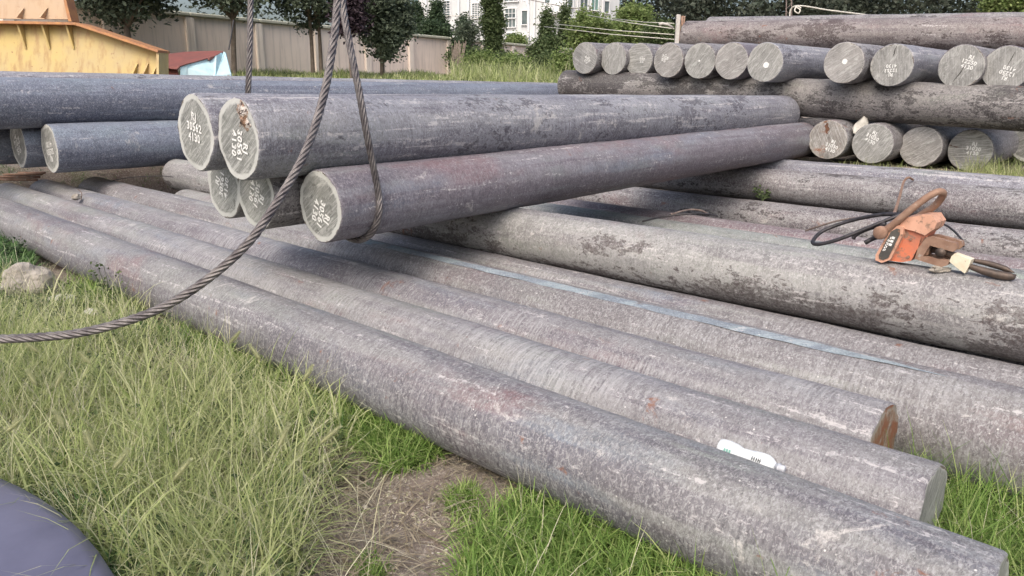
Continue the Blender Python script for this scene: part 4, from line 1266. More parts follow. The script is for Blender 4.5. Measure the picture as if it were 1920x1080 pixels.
def gpos(px, py, dep):
    P = at(px, py, dep); P[2] = float(ground_h(P[0], P[1])); return P
def tree_px(name, label, px, py, dep, rxpx, rzpx, **kw):
    """crown centre read from the photo, trunk to the ground below"""
    P = at(px, py, dep); g = float(ground_h(P[0], P[1]))
    m = dep / F
    return tree(name, label, (P[0], P[1], g), P[2] - g, rxpx * m, rzpx * m, **kw)

tree_px('broadleaf_tree', 'dark dense tree behind the yellow girder', 225, -52, 22, 120, 112, nleaf=13000, size=0.16, mat='leaf_dark', ncl=120, sig=0.24, seed=11, trunk_r=0.13)
tree_px('broadleaf_tree', 'dark leafy tree hanging over the blue sheet metal, behind the thin hanging rope', 420, -75, 23, 128, 115, nleaf=13000, size=0.16, mat='leaf_dark', ncl=120, sig=0.24, seed=12, trunk_r=0.10, lean=(0.3, 0))
tree_px('broadleaf_tree', 'dark tree with two thin trunks just left of the main rope', 583, -62, 24, 115, 132, nleaf=13000, size=0.15, mat='leaf_dark', ncl=120, sig=0.22, seed=13, trunk_r=0.075, trunks=2)
tree_px('broadleaf_tree', 'dark drooping tree right of the ropes, its leaves reaching almost to the grass', 712, 12, 24.5, 66, 108, nleaf=13000, size=0.15, mat='leaf_dark', ncl=110, sig=0.2, seed=14, trunk_r=0.09)
tree_px('plum_tree', 'small plum-coloured tree seen between the two ropes', 655, 20, 22.5, 26, 62, nleaf=3500, size=0.14, mat='leaf_plum', ncl=40, sig=0.16, seed=15, trunk_r=0.04)

def conifer(name, label, px, pytop, pybot, dep, wpx, mat='leaf_conifer', n=5000, size=0.22, seed=0, cat='tree', col_=False, group=None):
    m = dep / F
    B_ = at(px, pybot, dep); T_ = at(px, pytop, dep)
    H_ = T_[2] - B_[2]
    g = float(ground_h(B_[0], B_[1]))
    root = empty(name, (B_[0], B_[1], g)); tag(root, label, cat, group)
    rg = np.random.default_rng(seed)
    t_ = rg.uniform(0, 1, 220) ** (1.0 if col_ else 1.5)
    rad = wpx * m * ((1 - t_ * 0.93) if not col_ else (0.85 + 0.2 * np.sin(t_ * 17)))
    a = rg.uniform(0, 2 * np.pi, 220); q = np.sqrt(rg.uniform(0.1, 1, 220))
    C = np.stack([rad * q * np.cos(a), rad * q * np.sin(a), (B_[2] - g) + H_ * t_], -1)
    V, Fs = leaf_cloud(C, (0.16 * dep / 40, 0.16 * dep / 40, 0.2 * dep / 40), n, size, seed=seed, aspect=0.4)
    link('crown', mesh_np('crown', V, Fs), M[mat], root)
    mb = MB(); mb.tube([(0, 0, -0.3), (0, 0, (B_[2] - g) + H_ * .9)], [0.12, 0.03], 7); mb.build('trunk', M['bark'], root, True)
conifer('conifer_tree', 'small dark pointed conifer in front of the first barred window', 820, 10, 78, 46, 26, seed=21)
conifer('conifer_tree', 'broader conifer at the right edge of the dark trees', 782, 15, 75, 47, 30, seed=22)
conifer('conifer_tree', 'slim conifer beside the white drainpipe', 1024, 26, 90, 48, 13, mat='leaf_mid', seed=23, n=3500)
conifer('conifer_tree', 'slim pointed conifer in front of the nearer house block', 1057, 14, 90, 50, 16, mat='leaf_mid', seed=24, n=3500)
conifer('ivy_column', 'tall narrow column of ivy standing in front of the pale house', 923, -30, 118, 36, 17, mat='leaf_mid', n=14000, size=0.15, seed=25, cat='plant', col_=True)
conifer('conifer_tree', 'dark shrub-like conifer left of the ivy column', 868, 40, 118, 38, 30, seed=26, n=5000, size=0.17)

def shrub(label, px, py, dep, rx, rz, n, size, mat, seed, name='shrub', sig=0.16, ncl=70):
    m = dep / F
    P = at(px, py, dep); g = float(ground_h(P[0], P[1]))
    root = empty(name, (P[0], P[1], g)); tag(root, label, 'shrub')
    C = crown_centres(ncl, rx * m, rx * m * .8, rz * m, seed, P[2] - g, hollow=0.1)
    V, Fs = leaf_cloud(C, (sig, sig, sig), n, size, seed=seed, droop=0)
    link('foliage', mesh_np('foliage', V, Fs), M[mat], root)
    mb = MB(); rg = random.Random(seed)
    for k in range(7):
        c_ = C[rg.randrange(len(C))]
        mb.tube([(rg.uniform(-.1, .1), 0, -0.1), tuple(c_ * 0.5), tuple(c_)], [0.02, 0.015, 0.006], 5)
    mb.build('stem', M['bark'], root, True)
shrub('tangled green shrub at the broken end of the boundary wall', 880, 118, 33, 36, 30, 7000, 0.12, 'leaf_mid', 31)
shrub('low leafy shrub right of the ivy column, in front of the wall stub', 950, 125, 33.5, 34, 24, 6000, 0.12, 'leaf_mid', 32)
shrub('leafy climber covering the end of the wall left of the bar row', 1022, 105, 32, 30, 34, 7000, 0.13, 'leaf_mid', 33)
shrub('bright green shrub touching the leftmost bar ends', 1058, 125, 25, 26, 26, 5000, 0.09, 'leaf_bright', 34)
shrub('large bright green bush left of the thin fence post', 1110, 62, 37, 52, 38, 12000, 0.15, 'leaf_bright', 35, ncl=110, sig=0.2)
shrub('tall bright green bush with an upright top beside the dark wood', 1185, 48, 39, 46, 42, 12000, 0.15, 'leaf_bright', 36, ncl=110, sig=0.2)
shrub('bright green bush just behind the first row bars and the wires', 1240, 66, 35, 38, 24, 7000, 0.14, 'leaf_mid', 37)
shrub('small dark bush in front of the pale house beside the boundary wall', 812, 56, 42, 36, 16, 4000, 0.15, 'leaf_conifer', 38)
shrub('low green bush peeping over the wall below the lower house windows', 965, 78, 46, 24, 9, 2500, 0.14, 'leaf_bright', 39)
shrub('leafy weed thicket just right of the dry vine stems', 900, 125, 30, 34, 26, 8000, 0.10, 'leaf_bright', 41)
shrub('pale green weed thicket below the ivy column', 962, 132, 29, 40, 24, 8000, 0.10, 'leaf_bright', 42)
shrub('green thicket filling the gap beside the leftmost bar ends', 1030, 128, 27, 30, 26, 7000, 0.09, 'leaf_mid', 43)
shrub('purplish feathery shrub rising above the broken wall end', 878, 58, 34, 24, 18, 1500, 0.12, 'leaf_dark', 44)
# dead vine stems hanging at the wall break
dv = MB(); rg = random.Random(3)
for k in range(26):
    x = 848 + rg.uniform(0, 20); y1 = 148
    dv.tube([at(x + rg.uniform(-2, 8), 76 + rg.uniform(0, 10), 31.5), at(x + rg.uniform(-3, 3), 110, 31.3), at(x + rg.uniform(-5, 2), y1, 31.2)], 0.018, 4)
tag(dv.build('dry_vine', M['bark']), 'bundle of dry brown vine stems hanging at the break in the wall', 'plant')

# far wood on the right, one mass
WC = []
rg = np.random.default_rng(5)
for k in range(420):
    px = rg.uniform(1150, 2150); py = rg.uniform(-190, 60); dep = rg.uniform(86, 120)
    WC.append(at(px, py, dep))
V, Fs = leaf_cloud(np.array(WC), (1.5, 1.8, 1.2), 90000, 0.62, aspect=0.6, seed=9)
tag(link('far_wood', mesh_np('far_wood', V, Fs), M['leaf_wood']), 'dark wooded hillside rising behind the right-hand stack', 'wood', kind='stuff')
WC = [at(rg.uniform(-200, 900), rg.uniform(40, 110), rg.uniform(90, 120)) for k in range(100)]
V, Fs = leaf_cloud(np.array(WC), (2.5, 2, 1.2), 14000, 0.7, seed=10)
tag(link('far_wood', mesh_np('far_wood', V, Fs), M['leaf_wood']), 'line of far trees low behind the boundary wall', 'wood', kind='stuff')
tree_px('broadleaf_tree', 'fresh green tree at the upper right corner behind the top bar', 1900, -8, 48, 52, 46, nleaf=14000, size=0.24, mat='leaf_bright', ncl=110, sig=0.3, seed=18)

# posts and wires
mb = MB()
a = at(1268, 92, 19.0); b = at(1268, 29, 19.0)
mb.box((a[0], a[1], (b[2] + 1.3) / 2), (0.10, 0.10, b[2] - 1.3), bev=0.01)
po = tag(mb.build('fence_post', M['post']), 'pale concrete fence post holding five thin wires', 'post')
mb = MB(); rgp = random.Random(4)
for k in range(14):
    x = 1273 + rgp.uniform(0, 9)
    mb.tube([at(x, 78, 19.1), at(x + rgp.uniform(-3, 3), 52, 19.1), at(x + rgp.uniform(-4, 4), 30, 19.1)], 0.012, 4)
tag(mb.build('dry_brush', M['rustiron']), 'bundle of reddish dry twigs tied beside the pale post', 'twigs')
for k, (x0, y0, x1, y1) in enumerate([(1150, 35, 1264, 44), (1100, 28, 1264, 54), (1040, 45, 1264, 65), (1020, 50, 1264, 74)]):
    mb = MB()
    mb.tube([at(x0, y0, 26), at((x0 + x1) / 2, (y0 + y1) / 2 + 2, 22.5), at(x1, y1, 19.0)], 0.011, 5)
    tag(mb.build('fence_wire', M['whitewire'], None, True), ['topmost thin wire running left from the pale post', 'second thin wire down on the pale post', 'third thin wire down on the pale post', 'lowest thin wire running left from the pale post'][k], 'wire', 'wires strung from the pale post')
mb = MB(); mb.tube([at(1262, 52, 18.9), at(1252, 46, 18.8), at(1242, 44, 18.8), at(1236, 46, 18.8)], [0.03, 0.03, 0.035, 0.05], 8)
tag(mb.build('street_lamp', M['post'], None, True), 'small pale lamp arm curving left from the post top', 'lamp')
# lattice mast and rope, top right
lm = empty('lattice_mast', at(1480, 60, 20)); tag(lm, 'thin rusty lattice mast poking up behind the topmost bar', 'mast')
for dx in (-6, 6):
    mb = MB(); mb.tube([at(1478 + dx, 110, 20), at(1481 + dx * .6, -120, 20)], 0.016, 6); o = mb.build('leg', M['wire']); o.parent = lm; o.matrix_parent_inverse = Matrix.Translation(lm.location).inverted()
for k in range(12):
    mb = MB(); y = 60 - k * 14
    mb.tube([at(1473, y, 20), at(1486, y - 13, 20)] if k % 2 else [at(1486, y, 20), at(1473, y - 13, 20)], 0.009, 5); o = mb.build('brace', M['wire']); o.parent = lm; o.matrix_parent_inverse = Matrix.Translation(lm.location).inverted()
wire('pale_rope', 'pale rope stretched from the lattice mast down to the topmost bar', [at(1480, 46, 19.6), at(1489, 12, 19.5), at(1560, 20, 18.5), at(1640, 30, 17), at(1705, 39, 14.5)], 0.018, 'whitewire', 'rope')
wire('pale_rope', 'small coil of pale rope knotted on the lattice mast', [at(1491, 13, 19.4), at(1500, 18, 19.3), at(1497, 25, 19.3), at(1490, 20, 19.3), at(1494, 12, 19.4), at(1502, 15, 19.3)], 0.016, 'whitewire', 'rope')
# street lamp arm by the house
mb = MB(); mb.tube([at(979, 0, 60), at(986, 2, 60), at(991, 12, 60), at(990, 110, 60)], [0.05, 0.07, 0.09, 0.12], 8)
tag(mb.build('lamp_post', M['housewhite'], None, True), 'slim white lamp post in front of the pale house', 'lamp post')
for k, (x0, y0, x1, y1, lab) in enumerate([(985, -2, 1120, 22, 'upper dark service cable sloping right across the house front'), (760, 24, 905, 31, 'pale cable crossing in front of the barred windows')]):
    wire('service_cable', lab, [at(x0, y0, 60), at((x0 + x1) / 2, (y0 + y1) / 2 + 1.5, 60), at(x1, y1, 60)], 0.03, 'whitewire' if k else 'wire', 'cable')
mb = MB(); mb.tube([at(438, 38, 21.5), at(434, 65, 21.4), at(429, 93, 21.3)], 0.022, 6)
tag(mb.build('dark_pole', M['blackcable']), 'short dark leaning pole against the wall above the blue sheet', 'pole')

# ------------------------------------------------------------------ grass
def blades(P, h, lean, width, seed=0, curl=0.5, segs=3, stiff=1.0, azim=None, flat=False):
    """ribbon blades: P (n,3) roots, h (n) lengths; returns verts/faces"""
    rg = np.random.default_rng(seed)
    n = len(P)
    az = rg.uniform(0, 2 * np.pi, n) if azim is None else azim
    D = np.stack([np.cos(az), np.sin(az), np.zeros(n)], -1)
    S = np.stack([-np.sin(az), np.cos(az), np.zeros(n)], -1)
    tw = rg.uniform(-0.9, 0.9, n)[:, None]
    S = S * np.cos(tw) + D * np.sin(tw)
    th0 = np.abs(rg.normal(0, lean, n)) if not flat else rg.normal(1.45, 0.12, n)
    cu = curl * rg.uniform(0.3, 1.6, n)
    pts = [P]
    cur = P.copy()
    for k in range(segs):
        th = np.minimum(th0 + cu * (k + 0.5) / segs * 1.6, 2.3)
        step = (h / segs)[:, None] * (D * np.sin(th)[:, None] + np.array([0, 0, 1]) * np.cos(th)[:, None])
        cur = cur + step
        pts.append(cur)
    V = []
    for k in range(segs):
        w = (width * (1 - 0.75 * (k / segs) ** 1.5))[:, None] if hasattr(width, '__len__') else width * (1 - 0.75 * (k / segs) ** 1.5)
        V += [pts[k] - S * w / 2, pts[k] + S * w / 2]
    V.append(pts[-1])
    nv = 2 * segs + 1
    V = np.stack(V, 1).reshape(-1, 3)
    b = np.arange(n)[:, None] * nv
    q = np.concatenate([b + [2 * k, 2 * k + 1, 2 * k + 3, 2 * k + 2] for k in range(segs - 1)], 0)
    t_ = b + [nv - 3, nv - 2, nv - 1]
    return V, [q, t_]

def in_poly(x, y, poly):
    inside = np.zeros(len(x), bool)
    n = len(poly)
    for i in range(n):
        x0, y0 = poly[i]; x1, y1 = poly[(i + 1) % n]
        c_ = ((y0 > y) != (y1 > y)) & (x < (x1 - x0) * (y - y0) / (y1 - y0 + 1e-12) + x0)
        inside ^= c_
    return inside

def scatter(pxpoly, n, seed, z=0.0, clump=0.0, nclump=50, cr=0.12):
    """n ground points inside a patch of ground whose outline was read off the photo"""
    rg = np.random.default_rng(seed)
    poly = [tuple(at_z(x, y, z)[:2]) for x, y in pxpoly]
    lo = np.min(poly, 0); hi = np.max(poly, 0)
    out = []
    cnt = 0
    if clump:
        cc = []
        while len(cc) < nclump:
            q = rg.uniform(lo, hi, (200, 2)); q = q[in_poly(q[:, 0], q[:, 1], poly)]
            cc += list(q)
        cc = np.array(cc[:nclump])
    while cnt < n:
        q = rg.uniform(lo, hi, (n * 2, 2))
        if clump:
            m_ = rg.uniform(0, 1, len(q)) < clump
            k = rg.integers(0, nclump, len(q))
            q2 = cc[k] + rg.normal(0, cr, (len(q), 2))
            q = np.where(m_[:, None], q2, q)
        q = q[in_poly(q[:, 0], q[:, 1], poly)]
        out.append(q); cnt += len(q)
    q = np.concatenate(out)[:n]
    # not inside the bars of the front row or the steel disc
    pp = q @ nn[:2]; ss = q @ dd[:2]
    bad = (pp > 2.14 - 0.06) & (pp < 3.05) & (ss > 0.72) & (ss < 8.9)
    bad |= (pp > 2.14 - 0.06) & (pp < 2.34) & (ss > 0.19)& (ss < 8.9)
    bad |= (pp > 2.34) & (pp < 2.75) & (ss > 0.44) & (ss < 8.9)
    bad |= (pp > 3.19) & (pp < 4.3) & (ss < 8.4)
    q = q[~bad]
    q = q[np.hypot(q[:, 0] + 2.95, q[:, 1] - 0.38) > 2.375]
    return np.stack([q[:, 0], q[:, 1], ground_h(q[:, 0], q[:, 1]) - 0.005], -1)

def grass(name, label, parts, mat, cat='grass'):
    Vs = []; qs = []; ts = []; off = 0
    for V, (q, t_) in parts:
        Vs.append(V); qs.append(q + off); ts.append(t_ + off); off += len(V)
    me = mesh_np(name, np.concatenate(Vs), [np.concatenate(qs), np.concatenate(ts)], False)
    return tag(link(name, me, M[mat]), label, cat, kind='stuff')

M['grass_dry'] = leafmat('pale_summer_grass', [(0.20, 0.27, 0.08), (0.32, 0.39, 0.14), (0.44, 0.50, 0.22), (0.56, 0.58, 0.32), (0.66, 0.64, 0.42)], trans=0.42)
M['grass_green'] = leafmat('vivid_grass', [(0.07, 0.14, 0.03), (0.14, 0.25, 0.05), (0.23, 0.36, 0.09), (0.34, 0.45, 0.14), (0.48, 0.53, 0.24)], trans=0.4)
M['grass_deep'] = leafmat('deep_grass', [(0.05, 0.11, 0.035), (0.08, 0.17, 0.05), (0.12, 0.23, 0.08), (0.20, 0.30, 0.13)], trans=0.35)
M['thatch'] = leafmat('dead_thatch', [(0.16, 0.13, 0.09), (0.28, 0.24, 0.17), (0.40, 0.36, 0.27)], trans=0.15)
M['straw'] = leafmat('straw_stalks', [(0.42, 0.44, 0.28), (0.56, 0.55, 0.40), (0.66, 0.62, 0.48), (0.46, 0.45, 0.24)], trans=0.2)

def hs(n, lo, hi, seed):
    return np.random.default_rng(seed).uniform(lo, hi, n)

LEFT = [(-250, 545), (30, 525), (95, 548), (180, 555), (290, 605), (400, 650), (560, 720), (660, 800), (640, 900), (590, 960), (560, 1150), (520, 1400), (-300, 1400)]
LEFT2 = [(-250, 640), (220, 640), (420, 700), (600, 790), (600, 930), (560, 1100), (500, 1400), (-300, 1400)]
P1 = scatter(LEFT, 19000, 1, clump=0.55, nclump=160, cr=0.07)
P2 = scatter(LEFT2, 9500, 2, clump=0.6, nclump=120, cr=0.08)
Pd = scatter([(230, 655), (420, 655), (430, 720), (300, 720), (220, 700)], 1, 1)
def thin_out(P, seed):
    """keep the bare earth spot by the bar nearly free"""
    x, y, z = P.T
    c_ = at_z(330, 690); r_ = np.hypot((x - c_[0]) / 0.42, (y - c_[1]) / 0.22)
    keep = (r_ > 1) | (np.random.default_rng(seed).uniform(0, 1, len(P)) < 0.12)
    return P[keep]
P1 = thin_out(P1, 3); P2 = thin_out(P2, 4)
grass('summer_grass', 'pale yellow-green tall grass filling the lower left foreground',
      [blades(P1, hs(len(P1), 0.12, 0.30, 3), 0.55, hs(len(P1), 0.003, 0.008, 5), 11, 0.95),
       blades(P2, hs(len(P2), 0.24, 0.52, 4), 0.50, hs(len(P2), 0.0025, 0.0065, 6), 12, 0.9, segs=4)], 'grass_dry')
P3_ = scatter(LEFT, 11000, 7, clump=0.75, nclump=70, cr=0.09); P3_ = thin_out(P3_, 8)
grass('undergrowth_grass', 'deeper green undergrowth beneath the pale tall grass',
      [blades(P3_, hs(len(P3_), 0.08, 0.22, 8), 0.35, hs(len(P3_), 0.004, 0.009, 9), 13, 0.9)], 'grass_deep')
P4 = scatter(LEFT, 2600, 21, clump=0.4, nclump=40, cr=0.15)
P4b = scatter([(480, 860), (640, 860), (760, 1080), (700, 1300), (450, 1300)], 130, 22)
P4 = np.concatenate([P4, P4b])
grass('straw_stalks', 'thin dry straw stalks criss-crossing over the foreground grass',
      [blades(P4, hs(len(P4), 0.22, 0.46, 23), 0.65, hs(len(P4), 0.002, 0.004, 24), 14, 0.35, segs=4)], 'straw')
# vivid tufts
RT = [(1060, 870), (1180, 895), (1330, 960), (1500, 1040), (1560, 1150), (1560, 1400), (800, 1400), (860, 1060), (900, 980), (1000, 930)]
P5 = scatter(RT, 17000, 31, clump=0.5, nclump=80, cr=0.06)
MT = [(600, 690), (700, 740), (800, 810), (830, 850), (800, 885), (700, 890), (660, 840), (560, 760)]
P6 = scatter(MT, 4200, 32, clump=0.6, nclump=26, cr=0.05)
BT = [(420, 640), (470, 650), (620, 720), (600, 760), (480, 700), (400, 670)]
P7 = scatter(BT, 3000, 33, clump=0.5, nclump=30, cr=0.05)
SM = [(835, 930), (890, 900), (910, 960), (880, 1020), (840, 1000)]
P8 = scatter(SM, 900, 34, clump=0.8, nclump=6, cr=0.03)
SM2 = [(660, 1040), (720, 1020), (730, 1070), (680, 1090)]
P9 = scatter(SM2, 300, 35, clump=0.8, nclump=3, cr=0.03)
rP = at_z
grass('green_grass', 'vivid green arching grass growing against the front bar in the middle foreground',
      [blades(P5, hs(len(P5), 0.09, 0.21, 41), 0.35, hs(len(P5), 0.0035, 0.0085, 42), 15, 1.0, segs=4),
       blades(P6, hs(len(P6), 0.10, 0.22, 43), 0.35, hs(len(P6), 0.004, 0.0085, 44), 16, 1.1, segs=4),
       blades(P7, hs(len(P7), 0.08, 0.18, 45), 0.35, hs(len(P7), 0.003, 0.007, 46), 17, 1.1, segs=4),
       blades(P8, hs(len(P8), 0.04, 0.10, 47), 0.5, hs(len(P8), 0.003, 0.006, 48), 18, 0.9),
       blades(P9, hs(len(P9), 0.04, 0.09, 49), 0.6, hs(len(P9), 0.003, 0.006, 50), 19, 0.9)], 'grass_green')
# right hand patch
GR = [(1690, 850), (1760, 800), (1960, 790), (2200, 900), (2200, 1400), (1950, 1400), (1870, 1050), (1760, 960)]
def world_scatter(p0, p1, s0, s1, n, seed, excl=()):
    rg = np.random.default_rng(seed)
    p = rg.uniform(p0, p1, n); s = rg.uniform(s0, s1, n)
    for (a, b, c_, e) in excl:
        m_ = ~((p > a) & (p < b) & (s > c_) & (s < e)); p = p[m_]; s = s[m_]
    P = p[:, None] * nn + s[:, None] * dd
    P[:, 2] = ground_h(P[:, 0], P[:, 1]) - 0.005
    return P
ex = [(1.9, 2.37, 0.17, 9), (2.3, 2.77, 0.43, 9), (2.7, 3.17, 0.69, 9)]
P10 = world_scatter(1.75, 3.2, -1.1, 0.71, 15000, 51, ex)
grass('green_grass', 'dense tall green grass at the cut ends of the bars on the right edge',
      [blades(P10, hs(len(P10), 0.16, 0.34, 52), 0.28, hs(len(P10), 0.003, 0.0065, 53), 20, 0.8, segs=4),
       blades(P10[:500], hs(500, 0.30, 0.46, 54), 0.2, hs(500, 0.003, 0.006, 55), 21, 0.5, segs=4)], 'grass_green')
# far left tuft by the boulder, tufts between bars, grass by the hook, in front of the lower right ends
P11 = scatter([(-120, 460), (60, 460), (60, 530), (-120, 560)], 3500, 61)
P12 = world_scatter(5.0, 5.85, -0.8, 1.0, 3500, 62)
P13 = world_scatter(8.9, 9.35, 0.6, 3.2, 1500, 63)
P13b = world_scatter(9.0, 10.0, 0.6, 1.9, 1300, 64)
P14 = world_scatter(1.5, 6.5, 10.9, 12.6, 2600, 65)
grass('weedy_grass', 'scattered weedy grass between the bars and around the boulder',
      [blades(P11, hs(len(P11), 0.12, 0.30, 66), 0.35, hs(len(P11), 0.006, 0.014, 67), 22, 0.9),
       blades(P14, hs(len(P14), 0.05, 0.14, 68), 0.4, hs(len(P14), 0.004, 0.010, 69), 23, 0.9)], 'grass_deep')
grass('weedy_grass', 'pale grass growing behind the hook and before the lower right bar ends',
      [blades(P12, hs(len(P12), 0.16, 0.40, 70), 0.3, hs(len(P12), 0.003, 0.007, 71), 24, 0.7),
       blades(P13, hs(len(P13), 0.05, 0.16, 72), 0.35, hs(len(P13), 0.004, 0.009, 73), 25, 0.8),
       blades(P13b, hs(len(P13b), 0.12, 0.32, 74), 0.3, hs(len(P13b), 0.003, 0.007, 75), 26, 0.6)], 'grass_dry')
# grass strip before the boundary wall
rg = np.random.default_rng(81)
n = 42000
px = rg.uniform(380, 1120, n); dep = rg.uniform(18, 34, n)
Ps = cpos + (rgt[None] * ((px - 960) / F)[:, None] + fwd[None]) * dep[:, None]
keep = ((Ps - wl) @ wnrm) > 0.2
Ps = Ps[keep]
Ps[:, 2] = ground_h(Ps[:, 0], Ps[:, 1])
hS = rg.uniform(0.10, 0.38, len(Ps)) * (0.7 + 0.5 * np.sin(Ps[:, 0] * 1.3) ** 2)
grass('meadow_grass', 'strip of tall yellow-green weeds along the foot of the boundary wall',
      [blades(Ps, hS, 0.25, rg.uniform(0.015, 0.04, len(Ps)), 27, 0.6)], 'grass_strip' if 'grass_strip' in M else 'grass_dry')
grass('meadow_grass', 'patches of greener weeds mixed into the strip by the boundary wall',
      [blades(Ps[::3] + rg.normal(0, 0.2, (len(Ps[::3]), 3)) * (1, 1, 0), hS[::3] * 0.95, 0.3, rg.uniform(0.02, 0.05, len(Ps[::3])), 28, 0.7)], 'leaf_bright')

# foxtail seed heads: each plant is its own thing
def foxtail(label, tip, base, Lh, droop_dir, seed):
    rgf = np.random.default_rng(seed)
    tip = np.asarray(tip); base = np.asarray(base)
    mid = (tip + base) / 2 + np.array([0, 0, 0.04])
    hd = tip + np.array(droop_dir) * Lh
    root = empty('foxtail_grass', base); tag(root, label, 'grass plant', 'foxtail seed heads in the foreground grass')
    mb = MB(); mb.tube([tuple(np.array(p) - base) for p in catmull([base, mid, tip], 6)], 0.0014, 5)
    mb.build('stalk', M['grass_dry'], root)
    mb = MB(); mb.tube([tuple(tip - base + (hd - tip) * q) for q in (0, .2, .5, .8, 1)], [0.002, 0.0055, 0.006, 0.0045, 0.0015], 7)
    mb.build('seed_spike', M['foxtail'], root, True)
    n_ = 520
    t_ = rgf.uniform(0, 1, n_); a = rgf.uniform(0, 2 * np.pi, n_)
    ax = hd - tip; ax = ax / np.linalg.norm(ax)
    u_ = np.cross(ax, [0.1, 0.3, 0.9]); u_ /= np.linalg.norm(u_); w_ = np.cross(ax, u_)
    rad = 0.0075 * np.sin(np.pi * (0.12 + 0.8 * t_))
    O_ = np.cos(a)[:, None] * u_ + np.sin(a)[:, None] * w_
    Pc = tip - base + ax * (t_ * Lh)[:, None] + O_ * rad[:, None]
    dirn = O_ * 0.8 + ax * 0.9; dirn /= np.linalg.norm(dirn, axis=1)[:, None]
    sd = np.cross(dirn, ax)
    V = np.stack([Pc - sd * 0.0013, Pc + sd * 0.0013, Pc + dirn * 0.012], 1).reshape(-1, 3)
    i = np.arange(n_)[:, None] * 3
    link('seed_head', mesh_np('seed_head', V, i + [0, 1, 2]), M['foxtail'], root)
n = 1500
px = rg.uniform(850, 1060, n); dep = rg.uniform(24, 32, n)
Pm = cpos + (rgt[None] * ((px - 960) / F)[:, None] + fwd[None]) * dep[:, None]
Pm[:, 2] = ground_h(Pm[:, 0], Pm[:, 1])
grass('tall_weeds', 'tall pale weeds standing in front of the bushes at the wall break',
      [blades(Pm, rg.uniform(0.3, 0.95, n), 0.22, rg.uniform(0.015, 0.035, n), 31, 0.45)], 'grass_dry')
M['foxtail'] = leafmat('foxtail_bristles', [(0.52, 0.56, 0.30), (0.66, 0.67, 0.42), (0.76, 0.74, 0.52)], trans=0.5)
fx = [(72, 650, 'uppermost foxtail seed head at the left, just below the slack rope'), (170, 672, 'foxtail seed head drooping beside the bare earth spot'), (68, 712, 'foxtail seed head leaning left in the pale grass at the left edge'), (104, 716, 'upright fat foxtail seed head near the left edge'), (122, 792, 'drooping foxtail seed head above the steel disc'), (178, 836, 'foxtail seed head standing in the middle of the tall grass'), (212, 870, 'small foxtail seed head low in the tall grass'), (430, 634, 'foxtail seed head in front of the front bar just right of the rope'), (488, 664, 'foxtail seed head resting against the underside of the front bar'), (568, 706, 'straw-coloured foxtail seed head curving right against the front bar'), (522, 830, 'thin foxtail seed head at the right edge of the tall grass'), (326, 890, 'pale foxtail seed head hanging over the densest grass'), (12, 800, 'blurred foxtail seed head at the very left edge'), (600, 822, 'small pale foxtail head over the straw beside the bare soil')]
for k, (x, y, lab) in enumerate(fx):
    g = at_z(x, y + 10, 0.30)
    b_ = g.copy(); b_[0] += random.uniform(-.12, .12); b_[1] += random.uniform(-.05, .1); b_[2] = 0
    pp = float(g @ nn)
    if pp > 1.88:
        sh = (pp - 1.86); b_ = b_ - nn * sh; g = at_p(x, y + 10, 1.86)
    sgn = 1 if k in (7, 9, 10, 13) else random.choice((-1, 1, -1))
    foxtail(lab, g, b_, random.uniform(0.075, 0.10), (sgn * random.uniform(.3, .8), 0.1, random.uniform(.5, .9)), 90 + k)

Pb = scatter(LEFT, 2300, 141, clump=0.8, nclump=45, cr=0.06); Pb = thin_out(Pb, 142)
grass('broad_grass', 'broad arching yellow-green grass leaves standing in loose tufts in the foreground',
      [blades(Pb, hs(len(Pb), 0.20, 0.46, 143), 0.45, hs(len(Pb), 0.007, 0.013, 144), 35, 1.15, segs=5)], 'grass_dry')
Pe = world_scatter(1.80, 2.05, 0.2, 6.5, 5200, 151); Pe = Pe[(np.sin(Pe[:, 0] * 3.1) + np.sin(Pe[:, 1] * 4.7 + 1) + 0.6 > 0)]
_s = Pe @ dd; Pe = Pe[(_s < 1.6) | (_s > 2.4)]
grass('edge_grass', 'uneven fringe of grass leaning against the lower side of the front bar',
      [blades(Pe, hs(len(Pe), 0.10, 0.30, 152), 0.35, hs(len(Pe), 0.003, 0.008, 153), 36, 0.9, segs=4)], 'grass_green')
Py = scatter(RT, 250, 161); Py2 = world_scatter(1.75, 3.2, -1.1, 0.71, 900, 162, ex)
Py = np.concatenate([Py, Py2])
grass('straw_stalks', 'thin straw-coloured stalks poking out of the vivid green grass',
      [blades(Py, hs(len(Py), 0.12, 0.36, 163), 0.5, hs(len(Py), 0.002, 0.004, 164), 37, 0.5, segs=4)], 'straw')
# flattened dead thatch, and small broad leaves down in the grass
Pt = scatter(LEFT + [], 5200, 121, clump=0.5, nclump=60, cr=0.12)
Pt2 = scatter([(560, 780), (700, 880), (840, 860), (1010, 925), (900, 1010), (870, 1100), (900, 1300), (560, 1300)], 900, 122, clump=0.6, nclump=30, cr=0.08)
Pt3 = world_scatter(5.0, 6.0, -0.8, 1.0, 300, 123)
Pt = np.concatenate([Pt, Pt2, Pt3]); Pt[:, 2] += np.random.default_rng(5).uniform(0.005, 0.05, len(Pt))
grass('dead_thatch', 'flattened dead grey-brown grass lying between the living blades and on the soil',
      [blades(Pt, hs(len(Pt), 0.08, 0.24, 124), 0.25, hs(len(Pt), 0.003, 0.007, 125), 29, 0.25, segs=3, flat=True)], 'thatch')
Pw = scatter(LEFT, 260, 131)
V, Fs = leaf_cloud(Pw + [0, 0, 0.09], (0.05, 0.05, 0.05), 3200, 0.030, seed=132, droop=0.0, aspect=0.6)
tag(link('small_weeds', mesh_np('small_weeds', V, Fs), M['leaf_mid']), 'small broad-leaved weeds scattered through the foreground grass', 'weeds', kind='stuff')

